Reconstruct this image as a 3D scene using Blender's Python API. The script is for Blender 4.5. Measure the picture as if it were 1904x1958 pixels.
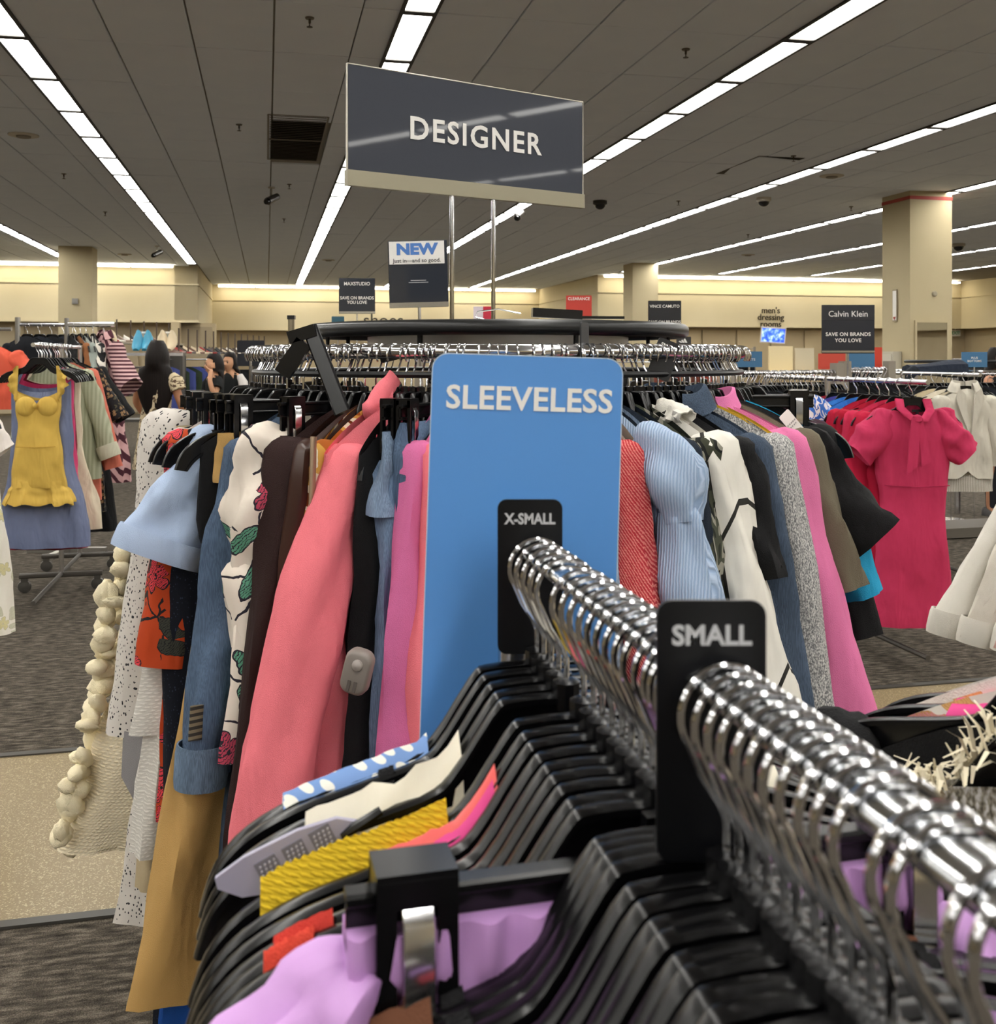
import bpy, bmesh, math, random
from mathutils import Vector, Matrix, noise
R = random.Random(7)
sc = bpy.context.scene
col = sc.collection
for o in list(bpy.data.objects): bpy.data.objects.remove(o)

# ------------------------------------------------------------------ camera
F, CX, CY, H = 1980.0, 952.0, 685.0, 1.5          # focal length and horizon in 1904x1958 pixels, eye height in metres
cam_d = bpy.data.cameras.new('camera')
cam = bpy.data.objects.new('camera', cam_d); col.objects.link(cam)
cam.location = (0, 0, H); cam.rotation_euler = (math.pi/2, 0, 0)
cam_d.sensor_fit = 'HORIZONTAL'; cam_d.sensor_width = 36.0
cam_d.lens = F/1904*36; cam_d.shift_x = 0.0; cam_d.shift_y = -(979-CY)/1904
cam_d.clip_start = 0.05; cam_d.clip_end = 200
cam_d.dof.use_dof = True; cam_d.dof.focus_distance = 2.0; cam_d.dof.aperture_fstop = 17
sc.camera = cam
# ------------------------------------------------------------------ world, exposure
w = bpy.data.worlds.new('world'); sc.world = w; w.use_nodes = True
w.node_tree.nodes['Background'].inputs[0].default_value = (0.9, 0.88, 0.82, 1)
w.node_tree.nodes['Background'].inputs[1].default_value = 0.0
sc.view_settings.view_transform = 'Standard'; sc.view_settings.look = 'None'
sc.view_settings.gamma = 1.0; sc.view_settings.use_curve_mapping = False
sc.view_settings.exposure = 1.36
PANEL_E, COVE_E = 11.0, 5.4
try:
    sc.cycles.use_denoising = True
    sc.cycles.use_adaptive_sampling = True; sc.cycles.adaptive_threshold = .04
    sc.cycles.use_light_tree = False
    sc.cycles.max_bounces = 6; sc.cycles.diffuse_bounces = 4; sc.cycles.glossy_bounces = 3
    sc.cycles.caustics_reflective = False; sc.cycles.caustics_refractive = False
    sc.cycles.sample_clamp_indirect = 6.0
except Exception: pass

TH = math.atan2(CX-510, F)                        # yaw of the shop's axis against the view
ST, CT = math.sin(TH), math.cos(TH)
def W(u, v, d): return Vector(((u-CX)/F*d, d, H-(v-CY)/F*d))
def RM(c, a, z): return Vector((c*CT-a*ST, c*ST+a*CT, z))
ROOM = Matrix.Rotation(TH, 4, 'Z')

# ------------------------------------------------------------------ materials
def lin(c):
    if isinstance(c, str):
        c = [int(c[i:i+2], 16)/255 for i in (0, 2, 4)]
    return tuple(((x/12.92) if x <= .04045 else ((x+.055)/1.055)**2.4) for x in c[:3]) + (1,)
class NT:
    def __init__(s, name):
        s.m = bpy.data.materials.new(name); s.m.use_nodes = True
        s.t = s.m.node_tree; s.b = s.t.nodes['Principled BSDF']
    def n(s, typ, **kw):
        x = s.t.nodes.new(typ)
        for k, v in kw.items(): setattr(x, k, v)
        return x
    def l(s, a, b): s.t.links.new(a, b)
    def coord(s, scale=(1, 1, 1), rot=(0, 0, 0), kind='Object'):
        tc = s.n('ShaderNodeTexCoord'); mp = s.n('ShaderNodeMapping')
        mp.inputs['Scale'].default_value = scale; mp.inputs['Rotation'].default_value = rot
        s.l(tc.outputs[kind], mp.inputs['Vector']); return mp.outputs['Vector']
    def cloth2d(s, scale=1.0, vs=1.0, seed=0.0):
        """cloth coordinates: once round the garment and down it"""
        tc = s.n('ShaderNodeTexCoord'); sx = s.n('ShaderNodeSeparateXYZ'); s.l(tc.outputs['Object'], sx.inputs[0])
        u = s.math('ADD', s.math('MULTIPLY', sx.outputs[0], .85), s.math('MULTIPLY', s.math('ABSOLUTE', sx.outputs[1]), -.6)); cb = s.n('ShaderNodeCombineXYZ')
        s.l(s.math('ADD', s.math('MULTIPLY', u, scale), seed), cb.inputs[0]); s.l(s.math('ADD', s.math('MULTIPLY', sx.outputs[2], scale*vs), seed*1.7), cb.inputs[1]); return cb.outputs[0]
    def wrinkle(s, amp=.5, extra=None):
        a = s.noise(s.coord((1, 1, .28)), 16, 2, .55, .5); b = s.noise(s.coord((1, 1, .6)), 38, 0)
        h = s.math('ADD', s.math('MULTIPLY', a, 2.2), s.math('MULTIPLY', b, .6))
        if extra is not None: h = s.math('ADD', h, extra)
        s.bump(h, amp, .012)
    def ramp(s, fac, stops, const=False):
        r = s.n('ShaderNodeValToRGB'); e = r.color_ramp.elements
        r.color_ramp.interpolation = 'CONSTANT' if const else 'LINEAR'
        while len(e) < len(stops): e.new(0.5)
        for i, (p, c) in enumerate(stops): e[i].position = p; e[i].color = lin(c)
        s.l(fac, r.inputs['Fac']); return r.outputs['Color']
    def noise(s, vec, scale, detail=2, rough=.5, dist=0):
        x = s.n('ShaderNodeTexNoise'); x.inputs['Scale'].default_value = scale
        x.inputs['Detail'].default_value = detail; x.inputs['Roughness'].default_value = rough
        x.inputs['Distortion'].default_value = dist
        s.l(vec, x.inputs['Vector']); return x.outputs['Fac']
    def voro(s, vec, scale, feature='F1', rnd=1.0, dim='3D'):
        x = s.n('ShaderNodeTexVoronoi', feature=feature); x.voronoi_dimensions = dim; x.inputs['Scale'].default_value = scale
        if 'Randomness' in x.inputs: x.inputs['Randomness'].default_value = rnd
        s.l(vec, x.inputs['Vector']); return x
    def wave(s, vec, scale, axis='X', dist=0, dscale=1, prof='SIN'):
        x = s.n('ShaderNodeTexWave', bands_direction=axis, wave_profile=prof); x.inputs['Scale'].default_value = scale
        x.inputs['Distortion'].default_value = dist; x.inputs['Detail Scale'].default_value = dscale
        s.l(vec, x.inputs['Vector']); return x.outputs['Fac']
    def mix(s, fac, a, b, blend='MIX'):
        x = s.n('ShaderNodeMix', data_type='RGBA', blend_type=blend)
        if isinstance(fac, (int, float)): x.inputs[0].default_value = fac
        else: s.l(fac, x.inputs[0])
        for k, v in ((6, a), (7, b)):
            if isinstance(v, (tuple, str, list)): x.inputs[k].default_value = lin(v)
            else: s.l(v, x.inputs[k])
        return x.outputs[2]
    def gt(s, val, thr, op='GREATER_THAN'):
        x = s.n('ShaderNodeMath', operation=op); x.inputs[1].default_value = thr
        s.l(val, x.inputs[0]); return x.outputs[0]
    def math(s, op, a, b=None):
        x = s.n('ShaderNodeMath', operation=op)
        for k, v in ((0, a), (1, b)):
            if v is None: continue
            if isinstance(v, (int, float)): x.inputs[k].default_value = v
            else: s.l(v, x.inputs[k])
        return x.outputs[0]
    def bump(s, h, strength=.3, dist=.01):
        x = s.n('ShaderNodeBump'); x.inputs['Strength'].default_value = strength; x.inputs['Distance'].default_value = dist
        s.l(h, x.inputs['Height']); s.l(x.outputs['Normal'], s.b.inputs['Normal'])
    def color(s, c):
        if isinstance(c, (tuple, str, list)): s.b.inputs['Base Color'].default_value = lin(c)
        else: s.l(c, s.b.inputs['Base Color'])
        return s
    def set(s, rough=.6, metal=0, spec=.5, sheen=0):
        s.b.inputs['Roughness'].default_value = rough; s.b.inputs['Metallic'].default_value = metal
        s.b.inputs['Specular IOR Level'].default_value = spec
        if sheen: s.b.inputs['Sheen Weight'].default_value = sheen
        return s
_mc = {}
def memo(f):
    def g(*a, **k):
        key = (f.__name__, a, tuple(sorted(k.items())))
        if key not in _mc: _mc[key] = f(*a, **k)
        return _mc[key]
    return g
@memo
def plain(c, rough=.6, metal=0.0, spec=.5): return NT('plain').color(c).set(rough, metal, spec).m
@memo
def fabric(c, var=.12, rough=.85, bump=.25, sc_=1.0):
    t = NT('fabric').set(rough, 0, .25)
    v = t.coord()
    n1 = t.noise(v, 9*sc_, 1); n2 = t.noise(v, 700, 0)
    d = tuple(max(0, x*(1-var)) for x in lin(c)[:3]); 
    x = t.n('ShaderNodeMix', data_type='RGBA'); t.l(n1, x.inputs[0])
    x.inputs[6].default_value = d+(1,); x.inputs[7].default_value = tuple(min(1, y*(1+var*.6)) for y in lin(c)[:3])+(1,)
    t.color(x.outputs[2]); t.wrinkle(bump*2, t.math('MULTIPLY', n2, .12))
    return t.m
@memo
def satin(c, rough=.42):
    t = NT('satin').set(rough, 0, .5); v = t.coord(); t.color(c)
    t.wrinkle(.6); return t.m
@memo
def denim(c='3d5a80', lo=.55):
    t = NT('denim').set(.9, 0, .2); v = t.coord(); vs = t.coord((900, 900, 60))
    n1 = t.noise(v, 7, 2, .6); n2 = t.noise(vs, 1, 0)
    cc = lin(c)[:3]
    a = tuple((1.055*(x*lo)**(1/2.4)-.055) if x*lo > .0031 else x*lo*12.92 for x in cc); b = tuple(min(1, 1.055*(min(1, x*1.55))**(1/2.4)-.055) for x in cc)
    base = t.ramp(n1, [(.3, a), (.55, c), (.75, b)])
    t.color(t.mix(.35, base, t.ramp(n2, [(.35, a), (.65, b)]))); t.wrinkle(.55, t.math('MULTIPLY', n2, .15)); return t.m
@memo
def speckle(base, spot, scale=120, thr=.18, var=.5):
    t = NT('speckled cloth').set(.85, 0, .25); v = t.cloth2d(1, .7)
    vo = t.voro(v, scale, dim='2D'); sel = t.gt(t.noise(v, scale*.55, 1), var); sz = t.math('MULTIPLY', t.noise(v, scale*.4, 0), thr*2)
    t.color(t.mix(t.math('MULTIPLY', t.math('LESS_THAN', vo.outputs['Distance'], sz), sel), base, spot)); t.wrinkle(.5); return t.m
@memo
def dots(base, spot, scale=45, thr=.3, rnd=.75):
    t = NT('dotted cloth').set(.8, 0, .25); v = t.cloth2d()
    vo = t.voro(v, scale, rnd=rnd, dim='2D'); t.color(t.mix(t.gt(vo.outputs['Distance'], thr, 'LESS_THAN'), base, spot)); t.wrinkle(.4); return t.m
@memo
def stripes(c1, c2, scale=30, axis='X', thr=.5, dist=0.0, rot=0.0):
    t = NT('striped cloth').set(.8, 0, .25); v = t.coord((1, 1, 1), (0, rot, 0))
    t.color(t.mix(t.gt(t.wave(v, scale, axis, dist), thr), c1, c2)); return t.m
@memo
def chevron(c1, c2, scale=16):
    t = NT('chevron striped cloth').set(.8, 0, .25); tc = t.n('ShaderNodeTexCoord'); sx = t.n('ShaderNodeSeparateXYZ')
    t.l(tc.outputs['Object'], sx.inputs[0])
    a = t.math('ADD', t.math('MULTIPLY', t.math('ABSOLUTE', sx.outputs[0]), 1.2), sx.outputs[2])
    t.color(t.mix(t.gt(t.math('SINE', t.math('MULTIPLY', a, scale*6.28)), 0.1), c1, c2)); return t.m
@memo
def camo(cols, scale=16):
    t = NT('mottled print cloth').set(.85, 0, .2); v = t.coord((1, 1, .8)); n = len(cols)
    t.color(t.ramp(t.noise(v, scale, 1.5, .5, .6), [(.30+.40*i/n if i else 0, c) for i, c in enumerate(cols)], True)); return t.m
@memo
def floral(base, petal, leaf, ink='2c2730', scale=9, thr=.23, vine=.016, seed=0.0, fill=1.0):
    """printed flowers, leaves and drawn stems"""
    t = NT('floral print cloth').set(.8, 0, .25); v0 = t.cloth2d(scale, 1.0, seed)
    wb = t.n('ShaderNodeTexNoise'); wb.inputs['Scale'].default_value = 2.6; t.l(v0, wb.inputs['Vector'])
    vm = t.n('ShaderNodeVectorMath', operation='MULTIPLY_ADD'); t.l(wb.outputs['Color'], vm.inputs[0]); vm.inputs[1].default_value = (.28, .28, 0); t.l(v0, vm.inputs[2]); v = vm.outputs[0]
    a = t.voro(v, 1.0, dim='2D', rnd=.9); rc = t.n('ShaderNodeSeparateColor'); t.l(a.outputs['Color'], rc.inputs[0])
    lv = t.n('ShaderNodeVectorMath', operation='SUBTRACT'); t.l(v, lv.inputs[0]); t.l(a.outputs['Position'], lv.inputs[1])
    sp = t.n('ShaderNodeSeparateXYZ'); t.l(lv.outputs[0], sp.inputs[0])
    r = a.outputs['Distance']; th = t.math('ADD', t.math('ARCTAN2', sp.outputs[1], sp.outputs[0]), t.math('MULTIPLY', rc.outputs[1], 6.283))
    rad = t.math('MULTIPLY', t.math('ADD', .45, t.math('MULTIPLY', t.math('ABSOLUTE', t.math('COSINE', t.math('MULTIPLY', th, 2.5))), .55)), thr*1.5)
    fl = t.math('LESS_THAN', r, rad); fo = t.math('LESS_THAN', t.math('ABSOLUTE', t.math('SUBTRACT', r, rad)), .022)
    lx = t.math('MULTIPLY', r, t.math('COSINE', th)); ly = t.math('MULTIPLY', t.math('MULTIPLY', r, t.math('SINE', th)), 2.4)
    q = t.math('SQRT', t.math('ADD', t.math('MULTIPLY', lx, lx), t.math('MULTIPLY', ly, ly)))
    lf = t.math('LESS_THAN', q, thr*1.5); lo = t.math('LESS_THAN', t.math('ABSOLUTE', t.math('SUBTRACT', q, thr*1.5)), .03)
    isf = t.gt(rc.outputs[0], .5); isl = t.gt(rc.outputs[0], .22); draw = t.gt(rc.outputs[2], fill, 'LESS_THAN')
    ed = t.voro(v, .85, 'DISTANCE_TO_EDGE', dim='2D')
    stem = t.math('MULTIPLY', t.gt(ed.outputs['Distance'], vine, 'LESS_THAN'), t.gt(t.noise(v0, 1.1, 1), .48))
    vein = t.gt(t.wave(v, 7, 'DIAGONAL', 5, 2), .8)
    c = t.mix(stem, base, ink)
    lc = t.mix(t.math('MULTIPLY', lf, draw), c, t.mix(vein, leaf, ink)); lc = t.mix(lo, lc, ink)
    fc = t.mix(t.math('MULTIPLY', fl, draw), c, t.mix(vein, petal, ink)); fc = t.mix(fo, fc, ink); fc = t.mix(t.gt(r, .05, 'LESS_THAN'), fc, ink)
    t.color(t.mix(isf, t.mix(isl, c, lc), fc)); t.wrinkle(.5); return t.m
@memo
def knit(c1, c2=None, scale=70, strength=.7):
    t = NT('knit cloth').set(.95, 0, .15); v = t.coord((1, 1, 1))
    wv = t.wave(v, scale, 'DIAGONAL', 2.5, 3); wz = t.wave(v, scale*.8, 'Z', 1.5, 2)
    h = t.math('MULTIPLY', wv, wz)
    if c2: t.color(t.mix(t.gt(t.math('ADD', wv, t.math('MULTIPLY', t.noise(v, scale*.9, 1), .9)), 1.0), c1, c2))
    else: t.color(t.mix(h, tuple(x*.9 for x in [int(c1[i:i+2], 16)/255 for i in (0, 2, 4)]), c1))
    t.bump(h, strength*.5, .004); return t.m
@memo
def tweed(c1, c2, scale=260):
    t = NT('tweed cloth').set(.95, 0, .15); v = t.coord((1, 1, .6)); n = t.noise(v, scale, 1)
    t.color(t.ramp(n, [(.34, c1), (.5, c2), (.68, 'cfcdc9')])); t.bump(n, .5, .004); return t.m
@memo
def chrome(rough=.12, c='d6d6d8'): return NT('chrome').color(c).set(rough, 1.0).m
@memo
def glow(c, e):
    t = NT('light diffuser'); em = t.n('ShaderNodeEmission'); em.inputs[0].default_value = lin(c); em.inputs[1].default_value = e
    t.l(em.outputs[0], t.t.nodes['Material Output'].inputs['Surface']); t.t.nodes.remove(t.b); return t.m
BLACKP = plain('08080a', .27, 0, .4); BLACKM = plain('0f1012', .4, 0, .4); CHROME = chrome(); CHROME2 = chrome(.22); STEEL = chrome(.35, 'b9b7b2')
WHITEP = plain('e9e7e1', .5); INKW = plain('eceae6', .6); INKD = plain('1d1d20', .6)

# ------------------------------------------------------------------ mesh builder
class MB:
    def __init__(s): s.v = []; s.f = []
    def add(s, vs, fs):
        k = len(s.v); s.v += [tuple(x) for x in vs]; s.f += [tuple(i+k for i in f) for f in fs]; return s
    def box(s, c, d, rz=0, rx=0, ry=0):
        m = Matrix.Translation(c) @ Matrix.Rotation(rz, 4, 'Z') @ Matrix.Rotation(ry, 4, 'Y') @ Matrix.Rotation(rx, 4, 'X')
        vs = [m @ Vector((x*d[0]/2, y*d[1]/2, z*d[2]/2)) for x in (-1, 1) for y in (-1, 1) for z in (-1, 1)]
        return s.add(vs, [(0, 1, 3, 2), (4, 6, 7, 5), (0, 4, 5, 1), (2, 3, 7, 6), (0, 2, 6, 4), (1, 5, 7, 3)])
    def loft(s, rings, closed=True, cap0=False, cap1=False):
        n = len(rings[0]); vs = [p for r in rings for p in r]; fs = []
        m = n if closed else n-1
        for i in range(len(rings)-1):
            for j in range(m):
                a = i*n+j; b = i*n+(j+1) % n; fs.append((a, b, b+n, a+n))
        if cap0: fs.append(tuple(range(n-1, -1, -1)))
        if cap1: fs.append(tuple(range((len(rings)-1)*n, len(rings)*n)))
        return s.add(vs, fs)
    def tube(s, pts, r, n=8, cap=True, sq=None, closed=False):
        """round (or, with sq=(w,h), rectangular) bar along a path"""
        pts = [Vector(p) for p in pts]; k = len(pts); rings = []; up = None
        for i, p in enumerate(pts):
            if closed: t = pts[(i+1) % k]-pts[i-1]
            else: t = pts[min(i+1, k-1)]-pts[max(i-1, 0)]
            if t.length < 1e-9: t = Vector((0, 0, 1))
            t.normalize()
            if up is None:
                up = Vector((0, 1, 0)) if abs(t.y) < .9 else Vector((0, 0, 1))
            x = up - t*up.dot(t)
            if x.length < 1e-6: x = t.orthogonal()
            x.normalize(); up = x; y = t.cross(x)
            if sq:
                w_, h_ = sq[:2]; b = min(w_, h_)*.25
                ring = [p + x*a + y*c for a, c in ((w_/2-b, h_/2), (w_/2, h_/2-b), (w_/2, -h_/2+b), (w_/2-b, -h_/2), (-w_/2+b, -h_/2), (-w_/2, -h_/2+b), (-w_/2, h_/2-b), (-w_/2+b, h_/2))]
            if sq and len(sq) > 2: ring = [p + x*w_/2*math.cos(2*math.pi*j/14)+y*h_/2*math.sin(2*math.pi*j/14) for j in range(14)]
            if not sq:
                rr = r[i] if isinstance(r, (list, tuple)) else r
                ring = [p + (x*math.cos(2*math.pi*j/n)+y*math.sin(2*math.pi*j/n))*rr for j in range(n)]
            rings.append(ring)
        if closed: rings.append(rings[0]); 
        return s.loft(rings, True, cap and not closed, cap and not closed)
    def lathe(s, prof, n=20, c=(0, 0, 0)):
        c = Vector(c); rings = [[c+Vector((r*math.cos(2*math.pi*j/n), r*math.sin(2*math.pi*j/n), z)) for j in range(n)] for r, z in prof]
        return s.loft(rings, True, True, True)
    def prism(s, poly, y0, y1):
        """outline in x,z extruded along y"""
        n = len(poly); vs = [(x, y0, z) for x, z in poly]+[(x, y1, z) for x, z in poly]
        fs = [tuple(range(n)), tuple(range(2*n-1, n-1, -1))]+[(i, i+n, (i+1) % n+n, (i+1) % n) for i in range(n)]
        return s.add(vs, fs)
    def xf(s, m): s.v = [tuple(m @ Vector(p)) for p in s.v]; return s
    def mesh(s, name, mat, smooth=True, ang=40):
        me = bpy.data.meshes.new(name); me.from_pydata(s.v, [], s.f); me.validate()
        bm = bmesh.new(); bm.from_mesh(me); bmesh.ops.recalc_face_normals(bm, faces=bm.faces); bm.to_mesh(me); bm.free()
        if mat: me.materials.append(mat)
        if smooth:
            me.shade_smooth()
            if ang: me.set_sharp_from_angle(angle=math.radians(ang))
        return me
def ob(name, me, parent=None, loc=None, rz=None):
    o = bpy.data.objects.new(name, me); col.objects.link(o)
    if parent: o.parent = parent
    if loc is not None: o.location = loc
    if rz is not None: o.rotation_euler = (0, 0, rz)
    return o
def tag(o, label=None, cat=None, group=None, kind=None):
    if label: o['label'] = label
    if cat: o['category'] = cat
    if group: o['group'] = group
    if kind: o['kind'] = kind
    return o
def thing(name, label, cat, loc=(0, 0, 0), rz=0, group=None):
    o = bpy.data.objects.new(name, None); col.objects.link(o); o.empty_display_size = .05
    o.location = loc; o.rotation_euler = (0, 0, rz); return tag(o, label, cat, group)
def struct(name, mb, m, parent=None, smooth=False, label=None, room=True):
    o = ob(name, mb.mesh(name, m, smooth), parent)
    if parent is None:
        o['kind'] = 'structure'
        if room: o.rotation_euler = (0, 0, TH)
    if label: o['label'] = label
    return o
def rrect(w, h, r, n=5, x=0, z=0):
    pts = []
    for cx_, cz_, a0 in ((w/2-r, h/2-r, 0), (-w/2+r, h/2-r, 90), (-w/2+r, -h/2+r, 180), (w/2-r, -h/2+r, 270)):
        for i in range(n+1):
            a = math.radians(a0+90*i/n); pts.append((x+cx_+r*math.cos(a), z+cz_+r*math.sin(a)))
    return pts
def lettering(text, size, m, parent, loc, name='lettering', bold=0.0, align='CENTER', space=1.0, line=1.0, ext=.0006, shear=0, sx=1.0):
    cu = bpy.data.curves.new(name, 'FONT'); cu.body = text; cu.size = size; cu.align_x = align; cu.align_y = 'CENTER'
    cu.offset = bold*size; cu.extrude = ext; cu.space_character = space; cu.space_line = line; cu.resolution_u = 3; cu.shear = shear
    t = bpy.data.objects.new('tmp', cu); col.objects.link(t)
    dg = bpy.context.evaluated_depsgraph_get(); me = bpy.data.meshes.new_from_object(t.evaluated_get(dg))
    bpy.data.objects.remove(t); me.name = name; me.materials.clear(); me.materials.append(m)
    o = ob(name, me, parent, loc); o.rotation_euler = (math.pi/2, 0, 0); o.scale = (sx, 1, 1); return o
ORD = 'first second third fourth fifth sixth seventh eighth ninth tenth eleventh twelfth thirteenth fourteenth fifteenth sixteenth seventeenth eighteenth nineteenth twentieth'.split()
def nth(i):
    if i < 20: return ORD[i]
    t = {2: 'twenty', 3: 'thirty', 4: 'forty', 5: 'fifty', 6: 'sixty', 7: 'seventy', 8: 'eighty'}[(i+1)//10]
    return (t[:-1]+'ieth') if (i+1) % 10 == 0 else t+'-'+ORD[(i+1) % 10-1]
def curve(pairs):
    """piecewise smooth interpolation through (t, value)"""
    def f(t):
        if t <= pairs[0][0]: return pairs[0][1]
        for (a, x), (b, y) in zip(pairs, pairs[1:]):
            if t <= b:
                k = (t-a)/(b-a) if b > a else 1; k = k*k*(3-2*k); return x+(y-x)*k
        return pairs[-1][1]
    return f
# ================================================================== the room
CZ = 3.96
A_BACK, A_SIDE, C_L, C_R = 36.2, 29.4, -1.8, 9.6
carpet = NT('carpet').set(.97, 0, .1)
_v = carpet.coord((1, 1, 1)); 
_n = carpet.noise(_v, 26, 2, .65); _n2 = carpet.noise(_v, 260, 1); _vs = carpet.coord((14, 60, 1)); _n3 = carpet.noise(_vs, 1.0, 2)
_h = carpet.math('ADD', carpet.math('ADD', carpet.math('MULTIPLY', _n, .4), carpet.math('MULTIPLY', _n2, .7)), carpet.math('MULTIPLY', _n3, 1.2))
carpet.color(carpet.ramp(carpet.math('MULTIPLY', _h, .435), [(.36, '2b2722'), (.5, '4e4840'), (.64, '7a7266')]))
carpet.bump(_h, .8, .01)
terr = NT('speckled vinyl').set(.45, 0, .4); _v = terr.coord()
terr.color(terr.mix(terr.gt(terr.noise(_v, 190, 2), .60), terr.mix(terr.noise(_v, 60, 3), '746548', '8a7a5c'), 'ab9c7c'))
wallm = NT('painted wall').set(.8, 0, .2); _v = wallm.coord(); wallm.color(wallm.mix(wallm.noise(_v, 1.3, 3), 'd6c9a6', 'ded2b2')); WALL = wallm.m
wall2 = NT('lower wall').set(.7, 0, .2); _v = wall2.coord(); wall2.color(wall2.mix(wall2.noise(_v, 2, 3), 'b8a888', 'c6b696')); WALL2 = wall2.m
colm = NT('column paint').set(.75, 0, .2); _v = colm.coord(); colm.color(colm.mix(colm.noise(_v, 1.5, 2), 'b5a888', 'bfb292')); COLM = colm.m
tile_m = NT('ceiling tile').set(.9, 0, .2); _v = tile_m.coord(); tile_m.color(tile_m.mix(tile_m.noise(_v, 3, 1), 'e2e9f4', 'eaf0f8')); tile_m.bump(tile_m.noise(_v, 160, 0), .25, .004)

struct('floor', MB().box((4, 13, -.05), (44, 52, .1)), carpet.m, label='dark brown textured carpet with short dashes')
struct('floor_walkway', MB().box((4, 3.58, .0015), (44, 1.26, .003)), terr.m, label='pale speckled vinyl walkway crossing the carpet')
for i, a in enumerate((2.95, 4.21)):
    struct('trim_%d' % (i+1), MB().box((4, a, .005), (44, .035, .008)), plain('3b3935', .5))
ceil = struct('ceiling', MB().box((4, 13, CZ+.075), (44, 52, .1)), plain('8d877c', .9))
# light rows and ceiling tiles
ROWS = [-1.9+2.953*k for k in range(-3, 8)]
TA0, TL = -11.0, 1.22
tileme = MB().box((0, 0, .006), (.596, 1.208, .012)); 
_t = [(x*.298, y*.604) for x, y in ((-1, -1), (1, -1), (1, 1), (-1, 1))]
tileme = MB(); tileme.loft([[(x, y, .025) for x, y in _t], [(x, y, .004) for x, y in _t], [(x*.985, y*.99, 0) for x, y in _t]], True, True, True)
tileme = tileme.mesh('ceiling_tile', tile_m.m, False)
VENT = set(); cells = []
def a_end(c): return A_BACK if C_L < c < C_R else A_SIDE
for k in range(len(ROWS)-1):
    c0 = ROWS[k]+.122; n = 4; wid = 2.953-.244
    xs = [c0+.305+.61*i for i in range(4)]
    for ci, c in enumerate(xs+[c0+.61*4+.134]):
        j = 0
        while TA0+TL*(j+1) < a_end(c)+.3:
            a = TA0+TL*(j+.5); j += 1
            p = RM(c, a, CZ)
            narrow = ci == 4
            cells.append((c, a, narrow, p))
def visible(p):
    if p.y < .8: return False
    u = CX+F*p.x/p.y; v = CY-F*(p.z-H)/p.y
    return -120 < u < 2020 and -120 < v < 700
vent_c = (.03+.6)/2+.0
cells.sort(key=lambda q: (not visible(q[3]), q[3].y))
vis = [q for q in cells]
rest = MB(); cnt = 0
for c, a, narrow, p in vis:
    if abs(c-.315) < .32 and 10.6 < a < 13.1 and not narrow: continue
    if cnt < 300 and visible(p) and not narrow:
        o = ob('ceiling_tile', tileme, ceil); o.location = (c, a, CZ+R.uniform(-.002, .003)); o.rotation_euler = (R.uniform(-.002, .002), R.uniform(-.004, .004), 0); cnt += 1
    else:
        w2 = .134 if narrow else .298
        rest.box((c, a, CZ+.012), (w2*2-.008, 1.208, .02))
r_ = ob('ceiling_tiles', rest.mesh('ceiling_tiles', tile_m.m, False), ceil); r_['kind'] = 'stuff'
diff = MB(); diff.loft([[(x*.107, y*.57, z) for x, y in ((-1, -1), (1, -1), (1, 1), (-1, 1))] for z in (.012, 0)], True, True, True)
GLOW = glow('fffcf5', PANEL_E); diffme = diff.mesh('diffuser', GLOW, False)
rown = ['far beyond the yellow dress rack', 'above the yellow dress rack', 'running over the women at the shoes', 'passing behind the DESIGNER sign',
        'ending beside the DESIGNER sign', 'passing above the mid column', 'first beyond the red-banded column', 'second beyond the red-banded column', 'third beyond the red-banded column', 'fourth beyond the red-banded column', 'fifth beyond the red-banded column']
for k, c in enumerate(ROWS):
    ae = a_end(c)-.35; t = thing('linear_ceiling_light', 'long recessed row of white fluorescent ceiling panels ' + rown[k], 'ceiling light', RM(c, 0, CZ-.004), TH)
    n = int((ae-TA0)/TL); fr = MB()
    fr.box((-.118, TA0+n*TL/2, .004), (.026, n*TL, .03)); fr.box((.118, TA0+n*TL/2, .004), (.026, n*TL, .03))
    for j in range(n+1): fr.box((0, TA0+j*TL, .004), (.216, .085, .03))
    ob('frame', fr.mesh('frame', plain('2a2825', .6), False), t)
    for j in range(n):
        o = ob('diffuser', diffme, t, (0, TA0+(j+.5)*TL, 0))
# ---- walls : upper soffit in front of a recessed lower wall
SOF = 2.45
def wall(name, p0, p1, outn, lower=True, rec=.45):
    """wall face from p0 to p1 (room c,a); outn = unit normal pointing out of the room"""
    (c0, a0), (c1, a1) = p0, p1; L = math.hypot(c1-c0, a1-a0); ang = math.atan2(a1-a0, c1-c0)
    mx, my = (c0+c1)/2, (a0+a1)/2
    s = struct(name, MB().box((mx+outn[0]*.3, my+outn[1]*.3, (SOF+CZ+.05)/2), (L, .6, CZ+.05-SOF), ang), WALL)
    ob('trim', MB().box((mx-outn[0]*.012, my-outn[1]*.012, 3.47), (L, .03, .035), ang).mesh('trim', WALL, False), s)
    ob('trim', MB().box((mx-outn[0]*.012, my-outn[1]*.012, SOF+.03), (L, .03, .06), ang).mesh('trim', WALL, False), s)
    ob('lower_wall', MB().box((mx+outn[0]*(rec+.1), my+outn[1]*(rec+.1), SOF/2), (L+2*rec, .2, SOF), ang).mesh('lower_wall', WALL2, False), s)
    return s
wall('wall_back', (C_L, A_BACK), (C_R, A_BACK), (0, 1))
wall('wall_left', (-16, A_SIDE-.6), (C_L, A_SIDE-.6), (0, 1))
wall('wall_return_left', (C_L-.0, A_SIDE-.6), (C_L-.0, A_BACK), (-1, 0))
wall('wall_return_right', (C_R, A_SIDE), (C_R, A_BACK), (1, 0))
wall('wall_right', (C_R, A_SIDE), (21.9, A_SIDE), (0, 1))
wall('wall_side_right', (21.9, -12), (21.9, A_SIDE), (1, 0))
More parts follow.
